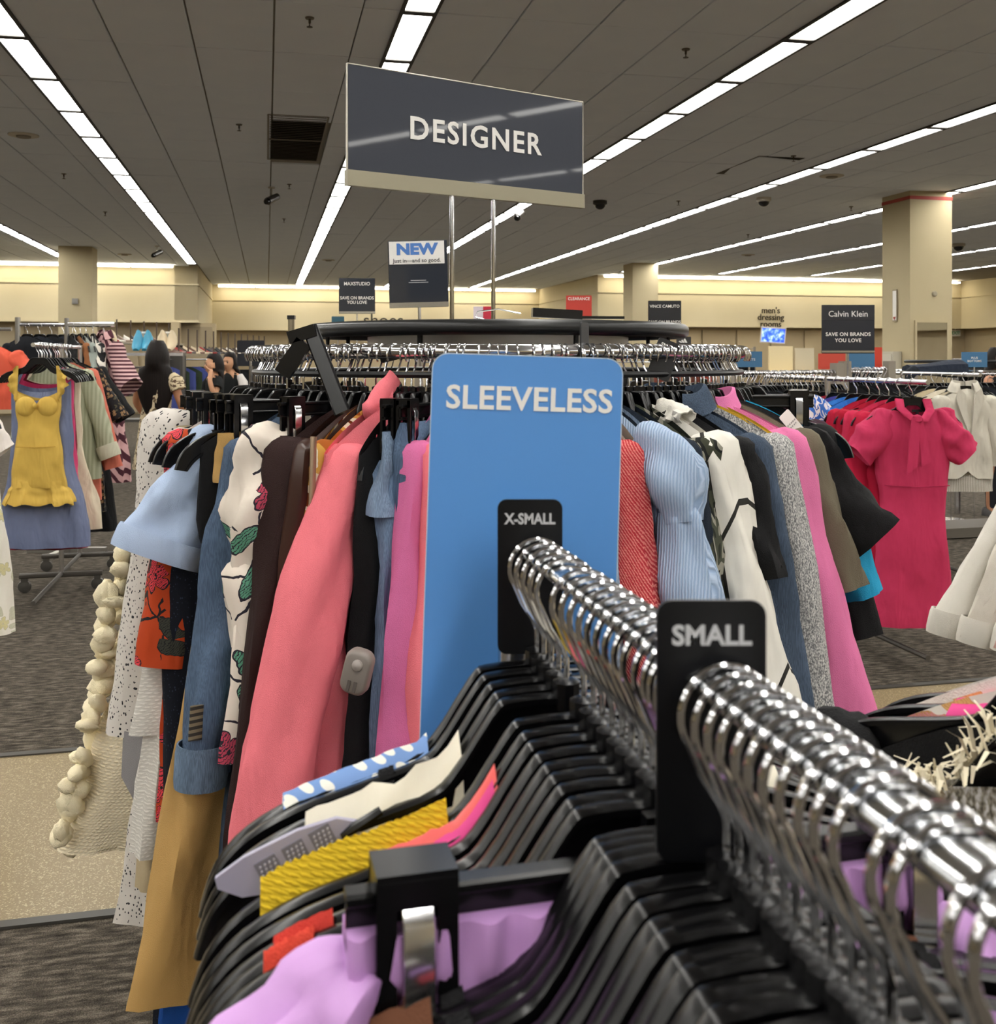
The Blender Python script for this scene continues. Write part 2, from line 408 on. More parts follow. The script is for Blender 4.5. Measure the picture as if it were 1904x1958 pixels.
wall('wall_side_left', (-16, -12), (-16, A_SIDE), (-1, 0))
wall('wall_front', (-16, -12), (21.9, -12), (0, -1))
# cove strips at the head of the walls
COVE = glow('fff3d8', COVE_E)
def cove(c0, c1, a, lab, n):
    t = thing('cove_light', lab, 'wall light', RM((c0+c1)/2, a, CZ-.05), TH); L = (c1-c0)/n
    ob('housing', MB().box((0, .09, .03), (c1-c0, .02, .06)).mesh('housing', WHITEP, False), t)
    for i in range(n):
        ob('tube', MB().box((c0+(i+.5)*L-(c0+c1)/2, 0, 0), (L-.05, .14, .05)).mesh('tube', COVE, False), t)
cove(-12, C_L-.6, A_SIDE-.6-.32, 'bright strip light along the head of the wall behind the shoe display', 9)
cove(C_L+.2, C_R-.2, A_BACK-.32, 'bright strip light along the head of the deep rear wall', 9)
cove(C_R+.1, 21.6, A_SIDE-.32, 'bright strip light along the head of the dressing room wall', 10)
# columns
def column(c, a, lab, band=False, mirror=False):
    s = .7; t = struct('column', MB().box((c+s/2, a+s/2, CZ/2), (s, s, CZ)), COLM, label=lab)
    if band: ob('red_band', MB().box((c+s/2, a+s/2, 3.86), (s+.012, s+.012, .05)).mesh('red_band', plain('a8372c', .6), False), t)
    return t
column(-4.45, 24.2, 'beige square column behind the striped dress rack')
column(9.2, 25.3, 'beige square column near the deep rear wall')
c3 = column(9.2, 13.5, 'large beige square column with a red band at its head', True)
# column fittings
mt = thing('column_mirror', 'tall mirror fixed to the red-banded column', 'mirror', RM(9.55, 13.5, 0), TH)
ob('glass', MB().box((-.0, -.012, 1.3), (.5, .012, 1.45)).mesh('glass', chrome(.02, 'e8e8e6'), False), mt)
fr = MB()
for x in (-.265, .265): fr.box((x, -.012, 1.3), (.03, .03, 1.51))
for z in (.56, 2.04): fr.box((0, -.012, z), (.5, .03, .03))
ob('frame', fr.mesh('frame', COLM, False), mt)
ex = thing('extinguisher_sign', 'narrow white sign with red foot on the red-banded column', 'sign', RM(9.19, 13.85, 2.05), TH)
ob('plate', MB().box((-.008, 0, .24), (.012, .09, .44)).mesh('plate', WHITEP, False), ex)
ob('border', MB().box((-.006, 0, .24), (.01, .11, .48)).mesh('border', plain('9c8f77', .6), False), ex)
ob('arrow', MB().prism([(-.035, .07), (.035, .07), (0, .02)], -.002, .002).xf(Matrix.Translation((-.016, 0, 0)) @ Matrix.Rotation(math.pi/2, 4, 'Z')).mesh('arrow', plain('a33527', .6), False), ex)
bx = thing('call_box', 'pale grey cabinet fixed low on the red-banded column', 'box', RM(9.19, 13.9, 1.15), TH)
ob('case', MB().box((-.07, 0, .2), (.14, .42, .5)).mesh('case', plain('bdb7a6', .5), False), bx)
ob('door', MB().box((-.145, 0, .2), (.012, .34, .42)).mesh('door', plain('c6c0b0', .5), False), bx)
tag(ob('thermostat', MB().lathe([(.0, 0), (.04, 0), (.04, .02), (.03, .03), (0, .03)], 16).xf(Matrix.Rotation(math.pi/2, 4, 'X')).mesh('thermostat', plain('a19883', .5)), None, RM(9.6, 13.5, 2.45), TH), 'small round grey sensor high on the red-banded column', 'sensor')
tag(ob('sensor_box', MB().box((0, 0, 0), (.12, .05, .12)).box((0, -.03, .0), (.07, .02, .07)).mesh('sensor_box', plain('8d8a86', .5), False), None, RM(-4.1, 24.17, 2.75), TH), 'small grey box on the column behind the striped dress', 'sensor')

# ------------------------------------------------------------------ ceiling fittings
def ceil_at(u, v):
    d = (CZ-H)*F/(CY-v); return Vector(((u-CX)/F*d, d, CZ))
vt = thing('return_air_grille', 'dark square return air grille set in the ceiling', 'vent', RM(.315, 11.9, CZ), TH)
for i, a in enumerate((-.6, .6)):
    p = ob('panel', MB().box((0, a, .02), (.59, 1.16, .01)).mesh('panel', plain('4a453e', .8), False), vt)
    for k in range(14):
        ob('slat', MB().box((0, a-.55+k*.085, .006), (.57, .05, .004), 0, .5).mesh('slat', plain('5d574e', .7), False), p)
vf = MB()
for x in (-.3, .3): vf.box((x, 0, .006), (.02, 2.42, .02))
for y in (-1.21, 0, 1.21): vf.box((0, y, .006), (.6, .025, .02))
ob('frame', vf.mesh('frame', plain('7c756a', .6), False), vt)
def sprinkler(u, v, lab):
    p = ceil_at(u, v); t = thing('sprinkler', lab, 'sprinkler', p); t.scale = (.75,)*3
    ob('escutcheon', MB().lathe([(0, 0), (.045, 0), (.04, -.012), (0, -.014)], 14).mesh('escutcheon', plain('6b6358', .4, .6)), t)
    ob('head', MB().lathe([(.012, -.01), (.012, -.05), (.006, -.06), (.006, -.085), (.03, -.088), (.03, -.092), (0, -.094)], 10).mesh('head', plain('4a443c', .35, .8)), t)
for u, v, lab in ((592, 34, 'sprinkler head on the ceiling above the square grille'), (457, 238, 'sprinkler head on the ceiling beside the square grille'),
                  (122, 332, 'sprinkler head between the two light rows over the yellow dress'), (553, 352, 'sprinkler head just behind the square grille'),
                  (1311, 94, 'sprinkler head beside the light row that ends at the DESIGNER sign'), (1517, 298, 'bright sprinkler head by the stained ceiling tile'),
                  (1297, 384, 'sprinkler head between the dark dome and the pale dome'), (543, 418, 'small sprinkler head near the hanging spotlight'),
                  (201, 405, 'small sprinkler head over the beige column at the shoes'), (1627, 395, 'sprinkler head near the red-banded column'),
                  (1430, 448, 'small sprinkler head above the dressing room sign')):
    sprinkler(u, v, lab)
def dome(u, v, lab, base, r=.11):
    p = ceil_at(u, v); t = thing('dome_camera', lab, 'camera', p)
    ob('base', MB().lathe([(0, 0), (r, 0), (r, -.05), (r*.8, -.065), (0, -.066)], 20).mesh('base', base), t)
    ob('dome', MB().lathe([(r*.78, -.06)]+[(r*.78*math.cos(a), -.06-r*.7*math.sin(a)) for a in (.3, .6, .9, 1.2, 1.5)], 20).mesh('dome', plain('0c0c0d', .08)), t)
dome(1147, 384, 'black dome camera beside the DESIGNER sign corner', plain('2b2925', .5))
dome(1460, 378, 'white rimmed dome camera beyond the fourth light row', plain('c9c4ba', .5))
dome(1832, 466, 'black dome camera seen past the red-banded column', plain('a9a294', .5), .14)
def spot(u, v, lab):
    p = ceil_at(u, v); t = thing('hanging_camera', lab, 'camera', p)
    ob('stem', MB().tube([(0, 0, 0), (0, 0, -.14)], .012, 8).lathe([(.05, 0), (.05, -.015), (0, -.016)], 12).mesh('stem', plain('b8b2a6', .5)), t)
    ob('body', MB().tube([(.06, .1, -.12), (-.03, -.12, -.22)], [.05, .055], 12).mesh('body', plain('2a2723', .4)), t)
    ob('lens', MB().tube([(-.03, -.12, -.22), (-.045, -.155, -.236)], [.045, .04], 12).mesh('lens', plain('0b0b0c', .1)), t)
spot(519, 358, 'small dark camera hanging by the light row passing behind the sign'); spot(300, 470, 'small camera hanging over the aisle near the shoes'); spot(992, 392, 'small camera hanging below the DESIGNER sign corner')
def speaker(u, v, lab, r=.16):
    p = ceil_at(u, v); t = thing('ceiling_speaker', lab, 'speaker', p)
    ob('rim', MB().lathe([(0, 0), (r, 0), (r, -.008), (r*.85, -.014), (0, -.013)], 24).mesh('rim', plain('c3bcae', .6)), t)
    ob('grille', MB().lathe([(0, -.012), (r*.5, -.012), (r*.45, -.03), (0, -.034)], 20).mesh('grille', plain('8d867a', .7)), t)
speaker(45, 258, 'round ceiling speaker beyond the light row over the yellow dress'); speaker(238, 486, 'pale round ceiling speaker near the shoe wall'); speaker(628, 497, 'pale round ceiling speaker past the light row'); speaker(1590, 336, 'pale round ceiling disc beyond the stained tile'); speaker(1430, 487, 'pale round ceiling disc above the dressing room sign')
# lifted, stained tile
st = thing('lifted_tile', 'sagging dark edged ceiling tile by the bright sprinkler', 'ceiling tile', ceil_at(1450, 318), TH)
ob('panel', MB().box((0, 0, -.012), (.59, 1.2, .012), 0, .012, .05).mesh('panel', tile_m.m, False), st)
ob('gap', MB().box((.0, .0, .004), (.61, 1.24, .01)).mesh('gap', plain('4b453c', .9), False), st)
# ================================================================== hangers
HU = [(0, -.088), (.036, -.089), (.048, -.096), (.074, -.134), (.090, -.146), (.13, -.158), (.172, -.170), (.203, -.186), (.222, -.207), (.231, -.232)]
HL = [(0, -.128), (.026, -.131), (.056, -.160), (.080, -.180), (.13, -.190), (.168, -.201), (.193, -.217), (.209, -.236)]
def smooth_path(p, n=24):
    # resample a polyline with Catmull-Rom
    out = []; k = len(p)-1
    for i in range(n+1):
        t = i/n*k; j = min(int(t), k-1); f = t-j
        q = [p[max(0, min(k, j+d))] for d in (-1, 0, 1, 2)]
        out.append(tuple(.5*((2*q[1][a])+(-q[0][a]+q[2][a])*f+(2*q[0][a]-5*q[1][a]+4*q[2][a]-q[3][a])*f*f+(-q[0][a]+3*q[1][a]-3*q[2][a]+q[3][a])*f**3) for a in range(len(p[0]))))
    return out
HUs = smooth_path(HU, 26); HLs = smooth_path(HL, 26)
def arm_z(x):
    x = abs(x)
    for (a, b), (c, d) in zip(HUs, HUs[1:]):
        if x <= c: return b+(d-b)*(x-a)/max(1e-9, c-a)
    return HUs[-1][1]
def hanger_body(lo=False):
    m = MB(); st = 3 if lo else 1
    U, L = HUs[::st], HLs[::st]
    if U[-1] != HUs[-1]: U = U+[HUs[-1]]; L = L+[HLs[-1]]
    up = [(-x, z) for x, z in reversed(U[1:])]+U; dn = [(-x, z) for x, z in reversed(L[1:])]+L
    # one closed moulded section swept from tip to tip: thick rims joined by a thin web
    rings = []
    for (x0, z0), (x1, z1) in zip(up, dn):
        ex = Vector((x1-x0, 0, z1-z0)); Ln = ex.length; ex.normalize(); rt = .0055; rh = min(.005, Ln*.2); wt = .0016
        pr = [(-.0005, rt*.55), (.001, rt), (rh, rt), (rh+.001, wt), (Ln-rh-.001, wt), (Ln-rh, rt), (Ln-.001, rt), (Ln+.0005, rt*.55)]
        sec = [(a, b) for a, b in pr]+[(a, -b) for a, b in reversed(pr)]
        rings.append([Vector((x0, b, z0))+ex*a for a, b in sec])
    m.loft(rings, True, True, True)
    if not lo:
        m.lathe([(.004, -.078), (.009, -.08), (.009, -.097), (.004, -.099)], 10)
    return m
def hook_path(n=18):
    r = .0200; c = (0, -.0218); p = []
    for i in range(n+1):
        a = math.radians(-35+ (215+35)*i/n); p.append((c[0]+r*math.cos(a), 0, c[1]+r*math.sin(a)))
    p += [(-.011, 0, -.046), (-.003, 0, -.058), (0, 0, -.066), (0, 0, -.088)]
    return p
HOOK = MB().tube(hook_path(), .0019, 7).mesh('hook', CHROME); HOOKLO = MB().tube(hook_path(8), .0026, 4).mesh('hook', CHROME2)
HBODY = hanger_body().mesh('body', BLACKP, True, 35); HBODYLO = hanger_body(True).mesh('body', BLACKP, True, 35)
GREYP = plain('6c6e72', .4); HBODYGREY = hanger_body(True).mesh('body', GREYP)
# clip hanger: straight moulded bar with two sprung clips
def clipbar():
    m = MB(); m.tube([(-.155, 0, -.108), (.155, 0, -.108)], 0, sq=(.012, .006)).tube([(-.155, 0, -.128), (.155, 0, -.128)], 0, sq=(.01, .005))
    m.box((0, 0, -.118), (.31, .003, .02)).box((0, 0, -.098), (.03, .008, .022)); return m.mesh('bar', BLACKP, True, 35)
CLIPBAR = clipbar()
def clip_mesh():
    m = MB()
    for y in (-.0105, .0105):
        for x in (-.0135, .0135): m.box((x, y, -.142), (.009, .005, .076))
        m.box((0, y, -.182), (.036, .006, .010)); m.box((0, y, -.104), (.036, .006, .012))
    m.box((0, 0, -.100), (.036, .026, .010)); return m.mesh('clip', BLACKP, False)
CLIP = clip_mesh()
SPRING = MB().tube([(0, -.012, -.11), (0, -.0165, -.118), (0, -.0165, -.165), (0, -.008, -.178)], 0, sq=(.0018, .014)).tube([(0, .012, -.11), (0, .0165, -.118), (0, .0165, -.165), (0, .008, -.178)], 0, sq=(.0018, .014)).mesh('spring', CHROME, True, 30)
def hanger(p, rz, label, lo=False, group=None, kind='top', body=None, tilt=0, hs=1.0):
    t = thing('clip_hanger' if kind == 'clip' else 'hanger', label, 'hanger', p, rz, group)
    t.rotation_euler = (tilt, 0, rz)
    ob('hook', HOOKLO if lo else HOOK, t)
    if kind == 'clip':
        ob('bar', CLIPBAR, t)
        for x in (-.125, .125):
            c = ob('clip', CLIP, t, (x, 0, 0)); ob('spring', SPRING, c)
    else: ob('body', body or (HBODYLO if lo else HBODY), t).scale = (hs, 1, 1)
    return t

# ================================================================== garments
def fbm(x, y, z): return noise.noise((x, y, z))
def cloth(w=.2, hem=.24, t0=.012, t=.045, them=.05, zn=-.105, slope=.085, L=.62, xc=0.0, folds=.010, k=5, seed=0, n=40, rows=20, wmid=None, smid=.45, zt=None, zb=None, wave=0.0, pw=1.3, sag=.0, crumple=.012):
    """hanging body panel pair: local x along the hanger, z down from the rail, y the thin direction"""
    m = MB(); rings = []
    wf = curve([(0, w), (.18, w*1.0), (smid, wmid if wmid else (w+hem)/2), (1, hem)]); tf = curve([(0, t0), (.12, t*.8), (.5, t), (1, them)])
    for i in range(rows+1):
        s = i/rows; ring = []
        for j in range(n):
            a = 2*math.pi*j/n; u = math.cos(a); q = math.sin(a); fr = q < 0
            z0 = zt(u, fr) if zt else zn-slope*abs(u)**pw
            z1 = zn-L+(zb(u, fr) if zb else 0)+wave*math.sin(a*k*1.5+seed)
            z = z0+(z1-z0)*s
            uu = math.copysign(abs(u)**.85, u)
            amp = folds*min(1, s*1.6)*(1+.5*fbm(u*2+seed, z*4, 3.1))
            fo = math.sin(k*a+seed*2.3+1.1*fbm(seed, z*3.5, u))*amp + .6*amp*math.sin((k*2+1)*a+seed+z*4)
            x = wf(s)*uu+xc*s*s+fo*u*.7+.008*fbm(seed+5, z*5, 0)*s
            y = tf(s)*math.copysign(abs(q)**.8, q)+fo*abs(q)*(.9)+sag*s*fbm(seed, 9, z*2)*.05
            cr = crumple*min(1, s*3); x += cr*fbm(x*9+seed, y*9, z*7); y += cr*1.3*fbm(z*8+seed, x*11, y*9)+cr*.5*fbm(z*20, x*22+seed, 0)
            ring.append((x, y, z))
        rings.append(ring)
    last = rings[-1]; cx_ = sum(p[0] for p in last)/n
    rings.append([((p[0]-cx_)*.93+cx_, p[1]*.88, p[2]+.012) for p in last])
    m.loft(rings, True, False, True); return m
def sleeve(p0, p1, r0, r1, bend=.0, flat=.6, folds=.006, seed=0, n=18, rows=12, y0=0, y1=0, cuff=0, mid=None, rm=None, closed0=True):
    """tapered sleeve along a bent path in the x,z plane"""
    m = MB(); rings = []
    p0 = Vector((p0[0], y0, p0[1])); p1 = Vector((p1[0], y1, p1[1])); d = p1-p0
    nrm = Vector((d.z, 0, -d.x)).normalized()
    rf = curve([(0, r0), (.5, rm), (1, r1)]) if rm else curve([(0, r0), (1, r1)])
    for i in range(-2, rows+1):
        s = max(0, i)/rows; c = p0+d*s+nrm*(bend*math.sin(math.pi*s)+.05*r0*math.sin(2.4*math.pi*s+seed)*(1-s)); r = rf(s)
        if i < 0: c = c-d.normalized()*r*(.5 if i == -2 else .3)
        if i == -2: r *= .38
        if i == -1: r *= .78
        tdir = (d/d.length+nrm*bend*math.pi*math.cos(math.pi*s)/d.length).normalized(); side = Vector((tdir.z, 0, -tdir.x))
        ring = []
        for j in range(n):
            a = 2*math.pi*j/n
            f = folds*(math.sin(3*a+seed+6*s)+.8*math.sin(5*a-seed*2+9*s))+folds*1.4*fbm(seed+math.cos(a), math.sin(a), s*5)
            f += r*.16*fbm(seed+1.5*math.cos(a), 1.5*math.sin(a), s*4.0)*min(1, s*4)+r*.06*fbm(seed+3*math.cos(a), 3*math.sin(a), s*14)
            ring.append(c+side*(r+f)*math.cos(a)+Vector((0, 1, 0))*(r*flat+f)*math.sin(a))
        rings.append(ring)
    c = p1
    rings.append([c+(q-c)*.9 for q in rings[-1]]); rings.append([c+(q-c)*.85-d.normalized()*.02 for q in rings[-2]])
    m.loft(rings, True, closed0, True); return m
def cuffband(p0, p1, r, flat=.6, th=.004):
    m = MB(); p0 = Vector((p0[0], 0, p0[1])); p1 = Vector((p1[0], 0, p1[1])); d = (p1-p0).normalized(); side = Vector((d.z, 0, -d.x)); rings = []
    for s, k in ((0, 0), (0, th), (.2, th*1.6), (.8, th*1.6), (1, th), (1, -th)):
        c = p0+(p1-p0)*s; rings.append([c+side*(r+k)*math.cos(2*math.pi*j/20)+Vector((0, 1, 0))*(r*flat+k)*math.sin(2*math.pi*j/20) for j in range(20)])
    m.loft(rings, True, False, False); return m
def collar(w=.055, h=.035, z=-.10, flare=.02):
    """folded collar: a stand turned outward and down, open at the throat"""
    m = MB(); rings = []
    for k, (dr, dz) in enumerate(((0, -.02), (.002, h*.7), (.004, h), (.010, h*.95), (flare*.8, h*.35), (flare+.006, -.012), (flare, -.014), (.012, h*.5))):
        rings.append([((w+dr)*math.cos(a), (.020+dr)*math.sin(a)+.004, z+dz-(.018 if math.sin(a) < 0 else 0)*abs(math.sin(a))+.004*math.sin(3*a)) for a in [math.radians(-62+304*j/27) for j in range(28)]])
    m.loft(rings, False); return m
def pant_leg(x0, x1, z0, z1, r0, r1, flat=.3, folds=.006, seed=0):
    return sleeve((x0, z0-.055), (x1, z1), r0, r1, 0, flat, folds, seed, 20, 16)
def garment(name, label, cat, p, rz, parts, group=None, flip=False):
    """parts: list of (part name, MB, material[, sub-parts]); flip turns the front of the garment to the other face"""
    if flip:
        for q in parts:
            for mb in [q[1]]+[s[1] for s in (q[3] if len(q) > 3 else ())]: mb.v = [(x, -y, z) for x, y, z in mb.v]
    if len(parts) == 1 and len(parts[0]) == 3:
        o = ob(name, parts[0][1].mesh(name, parts[0][2], True, 60), None, p, rz); return tag(o, label, cat, group)
    t = thing(name, label, cat, p, rz, group)
    for q in parts:
        o = ob(q[0], q[1].mesh(q[0], q[2], True, 60), t)
        for s in (q[3] if len(q) > 3 else ()):
            ob(s[0], s[1].mesh(s[0], s[2], True, 50), o)
    return t
# ================================================================== round rack with the DESIGNER sign
RC = Vector((0, 2.4, 0)); RR = .55; RZ = 1.512
rk = thing('round_rack', 'round chrome clothes rack with black rimmed top and radial clothes', 'clothes rack', RC)
def ringpts(r, z, n=64): return [(r*math.cos(2*math.pi*i/n), r*math.sin(2*math.pi*i/n), z) for i in range(n)]
ob('rail', MB().tube(ringpts(RR, RZ), .0135, 12, closed=True).mesh('rail', CHROME), rk)
ob('lower_rail', MB().tube(ringpts(RR-.0, RZ-.042), .006, 8, closed=True).mesh('lower_rail', BLACKM), rk)
ob('top_rim', MB().tube(ringpts(.418, 1.560), 0, closed=True, sq=(.03, .034)).mesh('top_rim', plain('141516', .35), True, 50), rk)
ob('top_plate', MB().lathe([(0, 1.575), (.41, 1.575), (.41, 1.568), (0, 1.568)], 48).mesh('top_plate', STEEL), rk)
ob('skirt_band', MB().lathe([(.30, 1.548), (.30, 1.523), (.296, 1.523), (.296, 1.548)], 48).mesh('skirt_band', STEEL), rk)
for i in range(8):
    a = math.pi*2*(i+.5)/8
    ob('bracket', MB().tube([(.40*math.cos(a), .40*math.sin(a), 1.553), (.40*math.cos(a), .40*math.sin(a), 1.515), (RR*math.cos(a), RR*math.sin(a), 1.497)], .006, 6).mesh('bracket', BLACKM), rk)
ob('post', MB().tube([(0, 0, .06), (0, 0, 1.56)], .022, 12).mesh('post', CHROME2), rk)
for i in range(4):
    a = math.pi/4+i*math.pi/2
    l = ob('leg', MB().tube([(0, 0, .12), (.2*math.cos(a), .2*math.sin(a), .09), (.48*math.cos(a), .48*math.sin(a), .06)], .014, 8).mesh('leg', CHROME2), rk)
    ob('caster', MB().lathe([(0, -.02), (.028, -.016), (.03, 0), (.028, .016), (0, .02)], 16).xf(Matrix.Translation((.48*math.cos(a), .48*math.sin(a), .031)) @ Matrix.Rotation(math.pi/2, 4, 'X')).mesh('caster', BLACKM), l)
# DESIGNER sign
dl, dr = W(663, 357, 2.23), W(1113, 395, 2.57)
sx = dr-dl; sx.z = 0; SW = sx.length; sang = math.atan2(sx.y, sx.x); smid_ = (dl+dr)/2; SH = .262
ds = thing('designer_sign', 'large slate grey sign reading DESIGNER on two chrome rods', 'sign', (smid_.x, smid_.y, 1.575), sang)
zb_ = smid_.z-1.575
slate = NT('slate grey board').color('4a4d55').set(.03, 0, .12).m
ob('board', MB().prism(rrect(SW-.004, SH-.002, .002, 1, 0, zb_+SH/2), -.003, .003).mesh('board', slate, False), ds)
ob('clear_edge', MB().tube([(-SW/2, 0, zb_), (-SW/2, 0, zb_+SH), (SW/2, 0, zb_+SH), (SW/2, 0, zb_)], 0, sq=(.008, .003)).mesh('clear_edge', plain('c9c4b4', .3), False), ds)
ob('channel', MB().box((0, 0, zb_+.016), (SW+.004, .016, .034)).mesh('channel', chrome(.38, '97917f'), False), ds)
lettering('DESIGNER', .071, INKW, ds, (.01, -.0042, zb_+SH*.53), bold=.02, space=1.16, sx=.98)
pl = MB()
for x in (-.056, .056): ob('rod', MB().tube([(x, 0, 0), (x, 0, zb_+.01)], .0052, 10).mesh('rod', chrome(.1)), ds)

def rdir(b): return math.atan2(-math.cos(math.radians(b)), math.sin(math.radians(b)))
def rpos(a, dz=0.0):
    a = math.radians(a); return Vector((RC.x+RR*math.sin(a), RC.y-RR*math.cos(a), RZ+.0155+dz))
RG = 'clothes on the round rack'
hang_n = [0]
def rg(name, label, cat, al, be, parts, hk='top', short=None, dz=0, hs=.70):
    if al < -44 or al > 70: hs = 1.0
    garment(name, label, cat, rpos(al, dz), rdir(be), parts, RG, flip=al < 0)
    lab = ('black %s hanger with chrome hook carrying the ' % ('clip' if hk == 'clip' else 'plastic'))+(short or label)
    hanger(rpos(al, dz), rdir(be), ' '.join(lab.split()[:16]), False, 'hangers on the round rack', hk, hs=hs)
def top(m, sh=.19, hem=.22, t=.04, L=.6, xc=.05, sl=None, fold=.01, k=5, seed=1, col_=None, slm=None, **kw):
    ps = [('body', cloth(w=sh, hem=hem, t=t, them=kw.pop('them', t*1.1), L=L, xc=xc, folds=fold, k=k, seed=seed, **kw), m)]
    if sl:
        for sgn, d in ((1, sl), (-1, dict(sl, p1=sl.get('q1', (.23, -.6))))):
            p1 = d['p1']; ps.append(('sleeve', sleeve((sgn*(sh-.03), -.19), (sgn*p1[0], p1[1]), d.get('r0', .055)*.92, d.get('r1', .04), d.get('bend', 0)*sgn, d.get('flat', .7), d.get('folds', .004), seed+sgn, rm=d.get('rm')), slm or m))
    if col_: ps.append(('collar', collar(), m if col_ is True else col_))
    return ps
CORAL = fabric('ec7a85', .08); PINK = fabric('d5729f', .08); MAG = fabric('cd6a9b', .08)
def lump(k):
    m = MB(); rings = []
    for i in range(9):
        t = math.pi*i/8; rr = .026*math.sin(t)+.002
        rings.append([(rr*math.cos(a)*(1+.35*fbm(k*3+2*math.cos(a), 2*math.sin(a), t*2.2)), rr*math.sin(a)*(1+.35*fbm(k*5, 2*math.cos(a), t*2.5)), -.024*math.cos(t)+.006*fbm(k, a, t*2)) for a in [2*math.pi*j/14 for j in range(14)]])
    return m.loft(rings, True, True, True)
SPK = speckle('cfc9c2', '2b2a2e', 120, .17, .42)
# --- left flank, from the far side round to the sign
rg('knit_cardigan', 'cream bobble knit cardigan at the far edge of the round rack', 'cardigan', -80, -93,
   [('body', cloth(w=.2, hem=.30, wmid=.27, L=1.02, xc=.15, t=.05, folds=.012, k=4, seed=3, crumple=.03), knit('f3e6c8', None, 55, 1.0))] +
   [('bobble', lump(i).xf(Matrix.Translation((.282+.137*(i/46)+.012*math.sin(i*2.4), R.uniform(-.05, .03)-.015, -.46-.0143*i)) @ Matrix.Rotation(R.uniform(0, 3), 4, 'X') @ Matrix.Diagonal((R.uniform(.6, 1.05), R.uniform(.7, 1.2), R.uniform(.5, .9), 1))), fabric('f6eac8', .1, .95, .5)) for i in range(47)], short='cream bobble knit cardigan')
rg('print_dress', 'rust orange print dress peeking out beside the speckled coat', 'dress', -76, -90, top(camo(('a8431c', 'b7552a', '3c3a3a', '8d2f1a'), 22), .18, .2, .03, .72, .10, seed=5), short='rust orange print dress')
rg('speckled_coat', 'long off white coat with black speckles and grey lining', 'coat', -67, -80,
   [('body', cloth(w=.19, hem=.22, L=1.08, xc=.06, t=.045, folds=.016, k=4, seed=9), SPK),
    ('sleeve', sleeve((.165, -.165), (.245, -.80), .062, .062, .0, .75, .004, 4), SPK),
    ('sleeve', sleeve((-.165, -.165), (-.22, -.7), .06, .06, 0, .7, .004, 5), SPK),
    ('lining', MB().loft([[(.19, -.07, -.80), (.26, -.05, -.78), (.27, -.01, -.80)], [(.18, -.075, -.92), (.22, -.07, -.90), (.27, -.03, -.88)], [(.16, -.075, -1.02), (.19, -.075, -.99), (.22, -.06, -.96)]], False), fabric('8d8a8c'))], short='long speckled coat')
rg('beige_trousers', 'pale beige gathered trousers hanging under the speckled coat', 'trousers', -63, -76, [('leg', pant_leg(.1, .20, -.2, -1.1, .09, .055, .35, .008, 2), fabric('b9a888')), ('leg', pant_leg(-.1, -.1, -.2, -1.1, .09, .055, .35, .008, 3), fabric('b9a888')), ('waistband', cloth(w=.17, hem=.19, L=.12, zn=-.165, slope=0, t=.02, folds=.004, seed=2), fabric('b9a888'))], 'clip')
rg('white_cardigan', 'white ribbed knit cardigan with scalloped lace cuffs', 'cardigan', -59, -72, top(knit('dcd8d0', None, 60, .5), .19, .22, .04, .66, .05, dict(p1=(.215, -1.0), r0=.05, r1=.05, rm=.032, flat=.8, folds=.006), seed=7), short='white ribbed knit cardigan')
rg('tropical_dress', 'orange red dress printed with tropical flowers and dark leaves', 'dress', -56, -66, top(floral('b5421c', 'd8434e', '3a3c34', '1f1d22', 15, .36, .03, 2.0), .19, .17, .045, .82, .045, dict(p1=(.20, -.62), r0=.05, r1=.06, flat=.7), fold=.02, k=4, seed=11), short='orange tropical dress')
BLUE = fabric('b0c2df', .07)
rg('blue_shirt', 'pale blue shirt with a wide turned up short sleeve', 'shirt', -51, -62,
   [('body', cloth(w=.165, hem=.15, L=.48, xc=-.04, t=.035, folds=.010, k=5, seed=13), fabric('9db3d2', .07)),
    ('sleeve', sleeve((.13, -.185), (.235, -.385), .046, .078, .0, .45, .003, 6, 28, 14), BLUE, [('cuff', cuffband((.226, -.362), (.243, -.402), .083, .5, .003), BLUE)]),
    ('sleeve', sleeve((-.135, -.155), (-.25, -.385), .05, .088, .0, .42, .003, 7, 28, 14), BLUE)], short='pale blue shirt')
rg('navy_trousers', 'very dark navy velvet trousers reaching low behind the tan trousers', 'trousers', -54, -66, [('leg', pant_leg(.1, .16, -.17, -1.36, .1, .075, .35, .005, 8), speckle('10141f', '2c3448', 160, .15, .5)), ('leg', pant_leg(-.1, -.12, -.17, -1.36, .1, .075, .35, .005, 9), speckle('10141f', '2c3448', 160, .15, .5)), ('waistband', cloth(w=.17, hem=.19, L=.1, zn=-.165, slope=0, t=.02, folds=.003, seed=4), fabric('10141f'))], 'clip')
BLK = fabric('121214', .2)
rg('black_dress', 'black sleeveless dress between the pale blue shirt and tan trousers', 'dress', -46, -58, [('body', cloth(w=.185, hem=.19, wmid=.14, smid=.42, L=.77, xc=.06, t=.045, folds=.012, k=4, seed=15), BLK), ('care_tag', MB().box((.18, -.045, -.40), (.012, .004, .05)), WHITEP)], short='black sleeveless dress')
TAN = fabric('b8935a', .09)
rg('tan_trousers', 'long tan wide leg trousers hanging lowest on the rack', 'trousers', -43, -55,
   [('leg', pant_leg(.095, .245, -.17, -1.17, .06, .085, .5, .005, 16), TAN), ('leg', pant_leg(-.09, -.13, -.17, -1.17, .07, .085, .4, .006, 17), TAN), ('waistband', cloth(w=.17, hem=.18, L=.09, zn=-.165, slope=0, t=.024, folds=.003, seed=16), TAN)], 'clip', 'long tan trousers')
